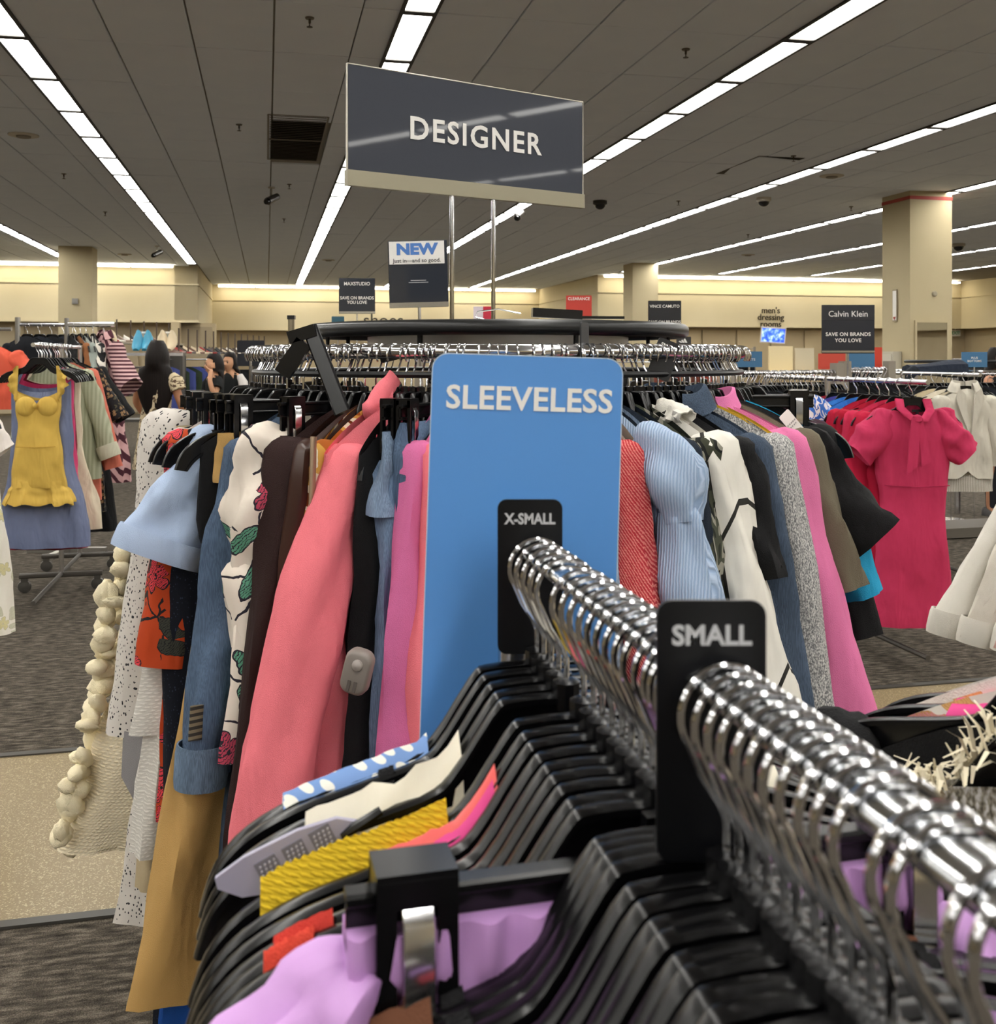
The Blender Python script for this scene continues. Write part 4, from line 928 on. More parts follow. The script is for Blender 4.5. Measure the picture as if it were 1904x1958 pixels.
side(.0, S_RZ, 'floral_shirt', 'white top with salmon flower print and hot pink patch', [('body', cloth(w=.21, hem=.2, t0=.012, t=.022, them=.03, L=.5, zn=-.108, slope=.10, folds=.004, seed=3), FP), ('patch', wrap(-.085, -.12, .02, .03, 1, .002, 14, 0), plain('e0418c', .7))], 'top', 'salmon flower print top')
side(-.05, S_RZ+.02, 'quilted_shirt', 'plain white quilted top behind the salmon flower print one', [('body', cloth(w=.21, hem=.21, t0=.012, t=.02, them=.03, L=.5, zn=-.105, slope=.095, folds=.006, k=7, seed=6), fabric('e6e2da'))], 'top', 'plain white quilted top')
side(.052, S_RZ-.03, 'black_shirt', 'plain black top in front of the flower print one', [('body', cloth(w=.205, hem=.21, t0=.012, t=.022, them=.03, L=.55, zn=-.122, slope=.10, folds=.004, seed=5), BLK), ('sleeve', sleeve((-.185, -.19), (-.225, -.33), .035, .04, 0, .9, .004, 2), BLK)], 'top', 'plain black side top')
FRI = NT('fringe').set(.6, 0, .3).color('d9cfb4').m
fr_ = MB()
rr = random.Random(3)
for i in range(320):
    x = -.03-.19*rr.random(); y = rr.uniform(-.022, .022); z = arm_z(x)+.002+rr.uniform(-.012, .004)
    d = Vector((rr.uniform(-.5, .5), rr.uniform(-1, 1), rr.uniform(.1, 1.0))).normalized(); s_ = d.cross(Vector((0, 0, 1))).normalized()*.0015; b = Vector((x, y, z))
    tip = b+d*rr.uniform(.022, .04)+Vector((0, 0, -.008)); md = b+d*.015+Vector((0, 0, .003))
    fr_.add([b-s_, b+s_, md+s_*1.2, md-s_*1.2, tip+s_*.5, tip-s_*.5], [(0, 1, 2, 3), (3, 2, 4, 5)])
Yq = .105
tfr = garment('fringed_blouse', 'cream top trimmed with feathery fringe beside the near rail', 'top', rail2p(Yq)+Vector((0, 0, -.045)), S_RZ-.04,
              [('body', cloth(w=.2, hem=.2, t0=.012, t=.022, them=.03, L=.5, zn=-.115, slope=.08, folds=.004, seed=8), tweed('5c574c', '9a9484', 300)), ('fringe', fr_, FRI)], SG2)
for c_ in tfr.children:
    if c_.name.startswith('fringe'): c_['kind'] = 'stuff'
hanger(rail2p(Yq)+Vector((0, 0, -.045)), S_RZ-.04, 'black hanger carrying the feathery fringed top', False, 'hangers on the side rail')
# ================================================================== dress rack on the left aisle
LH = 1.592
def straight_rack(label, p, L, ang, z, name='rolling_rack', feet=True, wdt=.5, post0=True):
    t = thing(name, label, 'clothes rack', (p.x, p.y, 0), ang)
    ob('rail', MB().tube([(0, 0, z-.016), (L, 0, z-.016)], .0125, 10).mesh('rail', CHROME2), t)
    for x in (L*.55, L):
        ob('post', MB().tube([(x, 0, .12), (x, 0, z+.0)], .016, 10).mesh('post', CHROME2), t)
        if feet:
            f = ob('foot', MB().tube([(x, -wdt/2, .11), (x, wdt/2, .11)], 0, sq=(.03, .04)).mesh('foot', plain('4a4641', .5, .3)), t)
            for y in (-wdt/2+.03, wdt/2-.03):
                ob('caster', MB().lathe([(0, -.016), (.038, -.013), (.042, 0), (.038, .013), (0, .016)], 16).xf(Matrix.Translation((x, y, .043)) @ Matrix.Rotation(math.pi/2, 4, 'Y')).box((x, y, .085), (.03, .04, .03)).mesh('caster', plain('5c5a57', .35, .6)), f)
    ob('brace', MB().tube([(0, 0, .115), (L, 0, .115)], .013, 8).mesh('brace', plain('4a4641', .5, .3)), t)
    return t
A90 = TH+math.pi/2
lp = Vector((-2.66, 6.0, 0)); adir = Vector((-ST, CT, 0)); cdir = Vector((CT, ST, 0))
straight_rack('rolling chrome rack carrying the yellow dress in the aisle', lp-adir*.15, 1.5, A90, LH)
DG = 'dresses on the aisle rack'
def lpos(t): q = lp+adir*t; return Vector((q.x, q.y, LH))
def facedress(name, label, t, m, parts, rz=None, hk=None, cat='dress', body=None):
    rz = TH*.3 if rz is None else rz
    garment(name, label, cat, lpos(t), rz, parts, DG); hanger(lpos(t), rz, 'black hanger carrying the '+(hk or label), True, 'hangers on the aisle rack')
YEL = fabric('d0ad52', .10, .75)
def neck(u, fr): return -.325+.045*abs(u)**1.5-(.03 if fr and abs(u) < .12 else 0)
ruf = []
def ruffle_strap(sx):
    m = MB(); rings = []
    for i in range(13):
        s = i/12; z = -.135-.20*s; x = sx*(.118+.008*s); o_ = sx*(.045*math.sin(math.pi*min(1, s*1.15))*(1+.25*math.sin(i*2.4)))
        y = -.02-.012*math.sin(i*1.9); rings.append([(x-sx*.012, -.022, z), (x, -.026, z), (x+o_*.6, y-.014, z-.004), (x+o_, y, z-.012), (x+o_*.6, y+.008, z-.004), (x, -.016, z)])
    m.loft(rings, True, True, True); return m
facedress('yellow_dress', 'mustard yellow short dress with ruffled straps and ruffled hem', 0, YEL,
          [('body', cloth(w=.128, hem=.155, wmid=.115, smid=.35, t0=.03, t=.05, them=.05, L=.735, zt=neck, folds=.006, k=5, seed=2, rows=24), YEL),
           ('ruffle', cloth(w=.150, hem=.198, t0=.045, t=.06, them=.075, zn=-.80, slope=0, L=.135, folds=.02, k=7, seed=5, n=64, wave=.008), YEL),
           ('strap', ruffle_strap(1), YEL), ('strap', ruffle_strap(-1), YEL),
           ('bust_cup', MB().lathe([(.058, 0), (.052, .007), (.03, .014), (0, .016)], 18).xf(Matrix.Translation((-.06, -.036, -.37)) @ Matrix.Rotation(math.pi/2, 4, 'X')), YEL), ('bust_cup', MB().lathe([(.058, 0), (.052, .007), (.03, .014), (0, .016)], 18).xf(Matrix.Translation((.06, -.036, -.37)) @ Matrix.Rotation(math.pi/2, 4, 'X')), YEL),
           ('knot', MB().lathe([(0, -.02), (.014, -.01), (.014, .01), (0, .02)], 10).xf(Matrix.Translation((0, -.06, -.365))), YEL),
           ('waist_seam', MB().tube([(-.112, -.052, -.60), (0, -.066, -.605), (.112, -.052, -.60)], .0025, 5), fabric('b8923a'))], hk='mustard yellow dress')
def strapdress(m, w, hem, L, sl=.26, t=.05, seed=0, straps=True):
    ps = [('body', cloth(w=w, hem=hem, wmid=w*1.05, t0=.03, t=t, them=t*1.3, L=L, zt=lambda u, fr: -sl-.03+.05*abs(u)**2-(.02 if fr else 0), folds=.014, k=5, seed=seed, rows=20), m)]
    if straps:
        for s in (-1, 1): ps.append(('strap', MB().tube([(s*.1, 0, -.15), (s*.11, -.03, -.2), (s*w*.8, -.03, -sl-.02)], 0, sq=(.006, .016)), m))
    return ps
facedress('blue_dress', 'slate blue long satin dress behind the yellow one', .07, None, strapdress(satin('66708f', .5), .17, .275, 1.09, .24, .06, 3), hk='slate blue satin dress')
facedress('hotpink_dress', 'hot pink strappy dress beside the slate blue one', .16, None, strapdress(satin('d23a70', .55), .17, .25, 1.05, .22, .06, 4), hk='hot pink strappy dress')
facedress('burgundy_dress', 'burgundy dress whose hem shows under the slate blue one', .24, None, strapdress(fabric('7d2233'), .16, .23, 1.13, .22, .05, 5), hk='burgundy dress')
facedress('cream_dress', 'cream white long dress at the outer side of the aisle rack', .33, None, strapdress(fabric('d9cdb4'), .18, .30, 1.03, .22, .06, 6), hk='cream white long dress')
SAGE = NT('sage pleats').set(.8, 0, .25); _sv = SAGE.coord(); SAGE.color(SAGE.mix(SAGE.wave(_sv, 14, 'X', .6), '9a9e84', 'b2b59c'))
facedress('sage_blouse', 'sage green pleated blouse with rolled cuff', .55, None, top(SAGE.m, .2, .24, .06, .75, .02, dict(p1=(.31, -.66), r0=.06, r1=.055, flat=.9), seed=8) + [('cuff', cuffband((.30, -.64), (.33, -.72), .062, .9), fabric('c2c0aa'))], hk='sage green pleated blouse', cat='blouse')
facedress('salmon_blouse', 'salmon blouse just behind the sage green one', .68, None, top(fabric('d0735f'), .2, .23, .05, .9, .02, dict(p1=(.33, -.8), r0=.06, r1=.06, flat=.9), seed=9), hk='salmon blouse', cat='blouse')
facedress('dark_floral_dress', 'black dress with tiny blossoms behind the salmon blouse', .85, None, top(floral('171417', 'a5835c', '55503a', '120f12', 40, .35, .0, 3), .2, .23, .05, 1.0, .03, dict(p1=(.33, -.5), r0=.06, r1=.07, flat=.9), seed=10), hk='tiny blossom dress')
facedress('black_maxi_dress', 'plain black long dress next to the striped one', 1.0, None, top(BLK, .2, .25, .06, 1.15, .05, dict(p1=(.36, -.5), r0=.07, r1=.07, flat=.9), seed=11), hk='plain black long dress')
for i in range(7):
    hanger(lpos(.1+.13*i), TH*.3+R.uniform(-.2, .2), 'spare black hanger, %s behind the yellow dress' % nth(i), True, 'hangers on the aisle rack')
# striped dress rack
sp = W(228, 622, 8.0); SZ = 1.78
sr = thing('four_way_rack', 'tall chrome rack arm holding the red and white striped dress', 'clothes rack', (W(128, 622, 8.0).x, 8.0, 0))
ob('post', MB().tube([(0, 0, .03), (0, 0, SZ+.03)], 0, sq=(.034, .034)).mesh('post', chrome(.2), True, 40), sr)
ob('arm', MB().tube([(0, 0, SZ-.02), (.36, .02, SZ-.02)], 0, sq=(.03, .036)).mesh('arm', chrome(.2), True, 40), sr)
ob('base', MB().box((0, 0, .02), (.6, .05, .04)).box((0, 0, .02), (.05, .6, .04)).mesh('base', STEEL, False), sr)
def spos(t): p = W(128, 622, 8.0); return Vector((p.x+.36*t, 8.0+.02*t, SZ-.03+.03))
ST_ = [('black_camisole', 'black lace top nearest the post of the striped dress rack', fabric('141416'), .12, .45), ('rust_shirt', 'rust top between black tops on the striped dress rack', fabric('8a5a38'), .28, .5), ('grey_shirt', 'pale grey top on the striped dress rack', fabric('9aa39c'), .40, .5),
       ('diagonal_striped_shirt', 'black and white diagonal striped top on the tall rack', stripes('1d1c1e', 'dcd6cc', 9, 'X', .5, 0, .7), .55, .62)]
for nm, lb_, m_, t_, L_ in ST_:
    garment(nm, lb_, 'top', spos(t_), math.radians(-52), top(m_, .18, .2, .04, L_, 0, dict(p1=(.25, -.45), r0=.05, r1=.05, flat=.8), seed=t_*9), 'tops on the tall rack arm')
    hanger(spos(t_), math.radians(-52), 'black hanger carrying the '+nm.replace('_', ' ')+' on the tall rack', True, 'hangers on the tall rack')
STR = chevron('c9a0a0', '4b2530', 11)
garment('striped_dress', 'long white, pink and burgundy chevron striped shirt dress', 'dress', spos(.78), math.radians(-38),
        [('body', cloth(w=.19, hem=.30, wmid=.2, t0=.02, t=.07, them=.1, L=1.12, zn=-.10, slope=.1, folds=.02, k=6, seed=2, rows=26), STR),
         ('sleeve', sleeve((.16, -.19), (.36, -.50), .07, .10, .02, .8, .006, 3), stripes('cdaaa8', '4b2530', 11, 'Z', .5)), ('sleeve', sleeve((-.16, -.19), (-.26, -.55), .07, .09, 0, .8, .006, 4), stripes('cdaaa8', '4b2530', 11, 'Z', .5)),
         ('collar', collar(.07, .05, -.11, .03), STR)], 'tops on the tall rack arm')
hanger(spos(.78), math.radians(-38), 'black hanger carrying the long chevron striped dress', True, 'hangers on the tall rack')
# things cut by the left edge
lo_ = W(0, 690, 6.4)
pr_ = thing('display_post_rack', 'chrome post rack with dark jackets behind the yellow dress', 'clothes rack', (W(34, 640, 8.6).x, 8.6, 0))
ob('post', MB().tube([(0, 0, .03), (0, 0, 1.84)], 0, sq=(.04, .04)).mesh('post', chrome(.2), True, 40), pr_)
ob('arm', MB().tube([(0, 0, 1.78), (.5, .3, 1.78)], .014, 8).mesh('arm', CHROME2), pr_)
ob('base', MB().box((0, 0, .02), (.6, .05, .04)).box((0, 0, .02), (.05, .6, .04)).mesh('base', STEEL, False), pr_)
for i in range(5):
    p = W(34, 640, 8.6)+Vector((.08+.08*i, .05*i, 0)); p.z = 1.79
    garment('navy_jacket', 'navy black jacket, %s from the chrome post behind the yellow dress' % nth(i), 'jacket', p, math.radians(-12+4*i), top(fabric(('15171d', '1b1e26', '101114', '1d2029', '131418')[i]), .21, .22, .06, .6, 0, dict(p1=(.27, -.55), r0=.06, r1=.055, flat=.8), seed=i), 'jackets on the chrome post rack')
    hanger(p, math.radians(-12+4*i), 'hanger carrying the %s navy black jacket from the post' % nth(i), True, 'hangers on the post rack')
OR_ = fabric('dc5f48')
garment('orange_shirt', 'orange shirt cut off by the picture edge near the yellow dress', 'shirt', Vector((-3.25, 6.6, 1.70)), .1, top(OR_, .19, .21, .06, .42, 0, dict(p1=(.24, -.30), r0=.06, r1=.07, flat=.9), seed=3))
hanger(Vector((-3.25, 6.6, 1.70)), .1, 'hanger carrying the orange shirt', True)
oarm = thing('arm_rack', 'chrome arm rack holding the orange shirt', 'clothes rack', (-3.6, 6.6, 0)); ob('arm', MB().tube([(0, 0, 1.685), (.5, 0, 1.685)], .012, 8).mesh('arm', CHROME2), oarm); ob('post', MB().tube([(0, 0, 0.0), (0, 0, 1.70)], .02, 8).mesh('post', CHROME2), oarm)
WH_ = satin('e5ddd6', .6)
wr = thing('white_blouse_rack', 'chrome rack at the picture edge holding white blouses', 'clothes rack', (-2.55, 4.75, 0)); ob('rail', MB().tube([(.55, -1.2, 1.46), (0, .3, 1.46)], .013, 8).mesh('rail', CHROME2), wr)
ob('post', MB().tube([(.0, .3, .0), (.0, .3, 1.47)], .016, 8).mesh('post', CHROME2), wr)
garment('white_blouse', 'white satin blouse with puffed sleeve at the picture edge', 'blouse', Vector((-2.63, 4.75, 1.475)), .12, top(WH_, .2, .22, .06, .5, 0, dict(p1=(.345, -.41), r0=.05, r1=.05, rm=.085, flat=.9, folds=.008), seed=4))
hanger(Vector((-2.63, 4.75, 1.475)), .12, 'hanger carrying the white satin blouse', True)
garment('print_shirt', 'white shirt with pale yellow print cut by the picture edge', 'shirt', Vector((-2.04, 3.75, 1.475)), .12, top(floral('e4e0d6', 'd8cf9a', 'c8c8b4', 'b9b6a0', 18, .3, .0, 2), .18, .2, .05, .8, 0, dict(p1=(.225, -.98), r0=.05, r1=.055, flat=.7), seed=6))
hanger(Vector((-2.04, 3.75, 1.475)), .12, 'hanger carrying the pale yellow print shirt', True)

# ================================================================== pink dress rack on the right aisle
PZ = 1.405; pp = Vector((1.96, 4.9, 0))
straight_rack('rolling rack carrying the hot pink bow dress', pp-adir*.12, 1.6, A90, PZ, wdt=.55)
def ppos(t): q = pp+adir*t; return Vector((q.x, q.y, PZ))
HP = fabric('bb3058', .07, .8)
def pneck(u, fr): return -.115-.085*abs(u)**1.3-(.075*max(0, 1-(abs(u)/.42)**2) if fr else 0)
garment('pink_dress', 'hot pink sheath dress with puffed sleeves and neck bow', 'dress', ppos(0), -.04,
        [('body', cloth(w=.175, hem=.185, wmid=.155, smid=.36, t0=.03, t=.075, them=.07, L=1.06, zt=pneck, folds=.008, k=4, seed=3, n=48, rows=28), HP),
         ('sleeve', sleeve((-.135, -.165), (-.255, -.36), .05, .075, -.02, .85, .006, 4, 24, 14, rm=.085), HP), ('sleeve', sleeve((.135, -.165), (.25, -.36), .05, .07, .02, .85, .006, 5, 24, 14, rm=.082), HP),
         ('collar', MB().tube([(-.062, .0, -.10), (-.066, -.035, -.14), (-.03, -.075, -.185), (.03, -.078, -.19), (.068, -.04, -.15), (.066, 0, -.10)], 0, sq=(.012, .04)), HP),
         ('bow_tail', MB().prism([(-.045, -.18), (-.014, -.18), (-.012, -.30), (-.022, -.405), (-.068, -.44), (-.060, -.30)], -.128, -.119), HP),
         ('bow_tail', MB().prism([(-.02, -.18), (.006, -.18), (.030, -.29), (.042, -.385), (.002, -.405), (-.008, -.28)], -.117, -.108), HP),
         ('bow_knot', MB().lathe([(0, -.022), (.02, -.012), (.02, .012), (0, .022)], 12).xf(Matrix.Translation((-.018, -.115, -.185))), HP),
         ('waist_seam', MB().tube([(-.15, -.06, -.50), (0, -.088, -.505), (.15, -.06, -.50)], .002, 5), fabric('a3234a')),
         ('neck_label', MB().box((.03, .02, -.155), (.05, .003, .012)).box((.03, .02, -.168), (.014, .003, .014)), plain('1a1416', .6))], 'dresses on the right aisle rack')
hanger(ppos(0), -.04, 'black hanger carrying the hot pink bow dress', False, 'hangers on the right aisle rack')
for i, (hx, nm, t_) in enumerate((('b3193c', 'crimson', .10), ('c22a4e', 'raspberry', .19), ('a5122f', 'scarlet', .27), ('b01836', 'ruby', .36), ('2f6fc4', 'cobalt blue', .47), ('3a7fd0', 'azure', .56), ('4a4a9a', 'violet blue', .66), ('8f1a2e', 'dark red', .76))):
    garment('short_sleeve_dress', '%s short sleeved dress, %s behind the hot pink bow dress' % (nm, nth(i)), 'dress', ppos(t_), -.04+R.uniform(-.1, .1), top(fabric(hx), .185, .19, .05, 1.0 if i != 4 else .7, 0, dict(p1=(.25, -.34), r0=.06, r1=.07, flat=.8), seed=20+i), 'dresses on the right aisle rack')
    hanger(ppos(t_), -.04+R.uniform(-.1, .1), 'hanger carrying the %s short sleeved dress' % nm, True, 'hangers on the right aisle rack')
for i in range(10):
    hanger(ppos(.85+.06*i), R.uniform(-.15, .1), 'spare hanger, %s at the rear of the pink dress rack' % nth(i), True, 'hangers on the right aisle rack')
# white blazer and skirt
bz = Vector((3.02, 6.7, 1.40))
straight_rack('chrome rack carrying the white blazer and seersucker skirt', Vector((bz.x, bz.y, 0))-adir*.15, 1.5, A90, 1.41)
IV = fabric('c9c4b6', .06)
garment('white_blazer', 'stone white blazer with curved front hem', 'blazer', bz+Vector((0, 0, .01)), -.02,
        [('body', cloth(w=.185, hem=.185, wmid=.165, t0=.03, t=.07, them=.06, L=.58, zb=lambda u, fr: (.05*max(0, 1-abs(u)/.25) if fr else 0), folds=.006, k=4, seed=3), IV), ('sleeve', sleeve((.15, -.18), (.22, -.60), .06, .05, 0, .8, .004, 2), IV), ('sleeve', sleeve((-.15, -.18), (-.20, -.6), .06, .05, 0, .8, .004, 3), IV),
         ('lapel', MB().prism([(-.07, -.10), (-.03, -.14), (-.005, -.40), (-.06, -.26), (-.09, -.17)], -.085, -.072), IV), ('lapel', MB().prism([(.07, -.10), (.03, -.14), (.005, -.40), (.06, -.26), (.09, -.17)], -.085, -.072), IV), ('collar', collar(.075, .05, -.105, .03), IV)])
garment('seersucker_skirt', 'grey and white seersucker skirt under the white blazer', 'skirt', bz+Vector((0, .02, 0)), -.02, [('body', cloth(w=.17, hem=.19, zn=-.5, slope=0, t0=.04, t=.05, L=.26, folds=.008, seed=5), stripes('8f8a80', 'c5c0b4', 30, 'X', .45)), ('waistband', cloth(w=.171, hem=.171, zn=-.495, slope=0, t0=.042, t=.045, L=.03, folds=0, seed=2), IV)])
hanger(bz+Vector((0, 0, .01)), -.02, 'hanger carrying the white blazer and skirt', True)
for i in range(9):
    q = bz+adir*(.1+.11*i)
    garment('plain_shirt', '%s top, %s behind the white blazer' % (('pale beige', 'cream', 'sand', 'black', 'charcoal', 'black', 'royal blue', 'black', 'khaki')[i], nth(i)), 'top', q, R.uniform(-.15, .1), top(fabric(('bfb49c', 'cfc6b2', 'b8aa8c', '17171a', '26262a', '141416', '2b3f8c', '18181b', '8a8060')[i]), .19, .19, .05, .62, 0, dict(p1=(.23, -.5), r0=.05, r1=.05, flat=.8), seed=30+i), 'tops behind the white blazer')
    hanger(q, R.uniform(-.15, .1), 'hanger holding the %s top behind the white blazer' % nth(i), True, 'hangers behind the white blazer')
# white shirts and red jumper at the right picture edge
er = thing('edge_rack', 'chrome rack at the picture edge holding white shirts', 'clothes rack', (1.80, 3.05, 0), A90-.35)
ob('rail', MB().tube([(-.6, 0, 1.365), (.8, 0, 1.365)], .013, 8).mesh('rail', CHROME2), er)
for x in (-.6, .8): ob('post', MB().tube([(x, 0, 0), (x, 0, 1.37)], .016, 8).mesh('post', CHROME2), er)
def epos(t): 
    d = Vector((math.cos(A90-.35), math.sin(A90-.35), 0)); q = Vector((1.80, 3.05, 0))+d*t; return Vector((q.x, q.y, 1.38))
WS = fabric('dedad0', .05)
for i, (t_, m_, nm, px) in enumerate(((.12, WS, 'white button cuff shirt at the outer end of the edge rack', .43), (.02, fabric('d6d0c4', .05), 'white shirt second from the outer end of the edge rack', .37), (-.07, fabric('d9b3a8', .05), 'blush pink sheer shirt with white cuff at the edge rack', .30))):
    ps = top(m_, .19, .2, .05, .62, -.05, dict(p1=(.2, -.7), q1=(px, -.73), r0=.055, r1=.055, flat=.6, folds=.006), seed=40+i)
    ps.append(('cuff', cuffband((-px+.012, -.66), (-px-.005, -.735), .058, .62), WS))
    garment('white_shirt' if i < 2 else 'blush_shirt', nm, 'shirt', epos(t_), -.05, ps, 'shirts on the edge rack'); hanger(epos(t_), -.05, 'hanger carrying the '+nm, True)
garment('red_jumper', 'red jumper with bright ribbed cuff at the edge rack', 'jumper', epos(-.22), -.05, [('body', cloth(w=.19, hem=.2, L=.6, t=.05, seed=44), knit('b01c1c', None, 60)), ('sleeve', sleeve((-.15, -.17), (-.215, -.70), .06, .06, 0, .8, .005, 4), knit('b01c1c', None, 60)), ('cuff', cuffband((-.213, -.69), (-.222, -.765), .056, .8, .003), knit('d9311f', None, 40))])
hanger(epos(-.22), -.05, 'hanger carrying the red jumper', True)

# ================================================================== far racks between the round rack and the walls
lo_top = {}
def simple_top(hx, L=.6, w=.2):
    key = (hx, L, w)
    if key not in lo_top: lo_top[key] = cloth(w=w, hem=w*1.03, t0=.012, t=.022, them=.025, L=L, folds=.004, n=18, rows=8, seed=len(lo_top)).mesh('dark_top', fabric(hx), True, 60)
    return lo_top[key]
DARKS = ['141416', '1c1d21', '0f1012', '22242c', '17171a', '2a2222', '30343c', '1a1a1c']
CN = {'6b6238': 'khaki', '46508c': 'blue', '39402c': 'dark olive', '5a5438': 'olive', '2f3a2a': 'deep green', '1c2c52': 'navy', 'b9b2a4': 'stone', '8d8880': 'grey', 'cfc8ba': 'pale', '8a4636': 'rust', 'c9b9a2': 'sand', '3c4c6a': 'slate blue', '7a7068': 'taupe', 'a8483a': 'brick red', '2a2222': 'dark brown', '30343c': 'charcoal', '22242c': 'ink blue'}
def bar_rack(label, p0, p1, z, n, grp, cols=DARKS, L=.6, post=True, jit=.25, twist=0.0, tops=True, hooks=None):
    hooks = p0.y < 10.5 if hooks is None else hooks
    d = p1-p0; d.z = 0; ln = d.length; ang = math.atan2(d.y, d.x)
    t = thing('bar_rack', label, 'clothes rack', (p0.x, p0.y, 0), ang)
    ob('rail', MB().tube([(0, 0, z-.016), (ln, 0, z-.016)], .009, 8).mesh('rail', CHROME2), t)
    if post:
        for x in (0, ln): ob('post', MB().box((x, 0, z/2+.01), (.07, .05, z+.06)).mesh('post', plain('8d8579', .5), False), t)
        ob('base', MB().box((ln/2, 0, .05), (ln, .4, .08)).mesh('base', plain('5d574e', .6), False), t)
    for i in range(n):
        s = (i+.5+R.uniform(-.3, .3))/n; q = p0+d*s; q.z = z; rz = ang+math.pi/2+twist+R.uniform(-jit, jit)
        if hooks: hanger(q, rz, 'black hanger, %s along the %s' % (nth(i), grp), True, 'hangers on the '+grp)
        if tops:
            hx = cols[R.randrange(len(cols))]
            o = ob('hanging_shirt', simple_top(hx, L), None, q, rz); tag(o, '%s shirt, %s along the %s' % (CN.get(hx, 'dark'), nth(i), grp), 'shirt', 'shirts on the '+grp)
bar_rack('grey posted rail rack full of black tops behind the round rack', W(1395, 0, 5.9), W(1600, 0, 6.4), 1.43, 30, 'grey posted rail behind the round rack', twist=.35)
bar_rack('second grey posted rail rack with hooks seen past the pink coat', W(1615, 0, 7.0), W(1700, 0, 7.2), 1.44, 12, 'second grey posted rail', twist=.35)
bar_rack('chrome rail with black tops further behind the grey posted rail', W(1400, 0, 7.9), W(1690, 0, 8.5), 1.40, 26, 'chrome rail behind the grey posted one', twist=.3)
bar_rack('rail of black clothes beyond the white blazer', W(1745, 0, 8.7), W(1960, 0, 9.0), 1.38, 22, 'rail beyond the white blazer', twist=.2)
garment('blue_print_blouse', 'blue and white print blouse on the grey posted rail', 'blouse', W(1553, 715, 5.3), .6, top(camo(('2f5fb4', 'e6e6ea', '3f74c8', 'e9e9ee'), 20), .17, .17, .04, .45, 0, seed=4))
hanger(W(1553, 715, 5.3), .6, 'hanger carrying the blue and white print blouse', True)
rtp = thing('second_round_rack', 'black rimmed round rack beyond the white blazer', 'clothes rack', (W(1830, 0, 10.0).x, 10.0, 0))
ob('rim', MB().tube(ringpts(.46, 1.47), 0, closed=True, sq=(.03, .04)).mesh('rim', BLACKM, True, 50), rtp); ob('rail', MB().tube(ringpts(.56, 1.38), .014, 8, closed=True).mesh('rail', CHROME), rtp); ob('post', MB().tube([(0, 0, 0), (0, 0, 1.46)], .03, 8).mesh('post', CHROME2), rtp)
fj = thing('folded_jacket', 'navy jacket thrown over the rail beyond the pink dress', 'jacket', W(1785, 712, 8.2), .1)
ob('body', MB().loft([[(x, y*(.10-.0*x), .02+h*(.06+.02*math.sin(x*9))) for y, h in ((-1, -.6), (-.8, .6), (0, 1), (.8, .6), (1, -.6), (0, -.8))] for x in (-.22, -.18, -.05, .1, .2, .24)], True, True, True).mesh('body', fabric('232a38')), fj)
ob('sleeve', MB().tube([(-.2, -.08, .02), (-.28, -.12, -.03), (-.3, -.13, -.09)], [.04, .045, .04], 10).mesh('sleeve', fabric('161a22')), fj)

# ================================================================== signs
def board_sign(name, label, u0, v0, u1, v1, d, m, texts, rot=0, roll=0, foot=None, edge=None, stem=True):
    a, b = W(u0, v1, d), W(u1, v0, d); w_, h_ = b.x-a.x, b.z-a.z
    t = thing(name, label, 'sign', ((a.x+b.x)/2, d, a.z), rot); t.rotation_euler = (0, roll, rot)
    ob('board', MB().prism(rrect(w_, h_, .003, 1, 0, h_/2), -.003, .003).mesh('board', m, False), t)
    if foot: ob('channel', MB().box((0, 0, .012), (w_, .014, foot)).mesh('channel', chrome(.25, 'b5b2aa'), False), t)
    if stem: ob('stem', MB().tube([(0, 0, 0), (0, 0, -a.z+.012)], .007, 8).lathe([(0, 0), (.12, 0), (.12, .01), (0, .014)], 16, (0, 0, -a.z)).mesh('stem', CHROME2), t)
    for tx, sz, fz, mm, kw in texts: lettering(tx, sz*h_, mm, t, (kw.pop('x', 0)*w_, -.0042, h_*fz), **kw)
    return t, w_, h_
DARKS_ = NT('dark sign board').color('30343d').set(.08, 0, .6).m; BLUES = plain('3f6f95', .4); REDS = plain('c23a2e', .35)
t, w_, h_ = board_sign('new_sign', 'dark sign with white header reading NEW on a chrome stem', 745, 460, 858, 588, 4.6, DARKS_, [], .06, -.03, .022, stem=.22)
ob('header', MB().box((-.004, -.0045, h_*.82), (w_*.93, .003, h_*.34)).mesh('header', plain('e9e8e6', .5), False), t)
lettering('NEW', h_*.22, plain('4a7ac4', .5), t, (-.004, -.0068, h_*.865), bold=.055, sx=1.18, ext=.0004)
lettering('Just in\u2014and so good.', h_*.082, INKD, t, (-.004, -.0068, h_*.70), bold=.012, sx=1.0, ext=.0004)
for i, z in enumerate((.405, .375)): ob('small_print', MB().box((.0, -.004, h_*z), (w_*(.26, .33)[i], .001, h_*.008)).mesh('small_print', plain('b9bcc2', .6), False), t)
board_sign('brand_sign', 'dark sign headed MAXSTUDIO on a chrome stem', 648, 532, 717, 600, 9.0, DARKS_, [('MAXSTUDIO', .135, .84, INKW, dict(bold=.012, sx=.95)), ('SAVE ON BRANDS\nYOU LOVE', .125, .38, INKW, dict(bold=.012, sx=.92, line=1.0))], .05, 0, .018, stem=.25)
t, w_, h_ = board_sign('brand_sign', 'dark sign headed Calvin Klein over the far rail', 1571, 583, 1671, 676, 6.4, plain('2d3038', .15), [('Calvin Klein', .17, .81, INKW, dict(bold=.004, sx=.98)), ('SAVE ON BRANDS\nYOU LOVE', .105, .33, INKW, dict(bold=.014, space=1.08, line=1.2))], -.03, 0, .012, stem=.14)
ob('header', MB().box((0, -.0035, h_*.845), (w_, .002, h_*.31)).mesh('header', plain('23252c', .3), False), t)
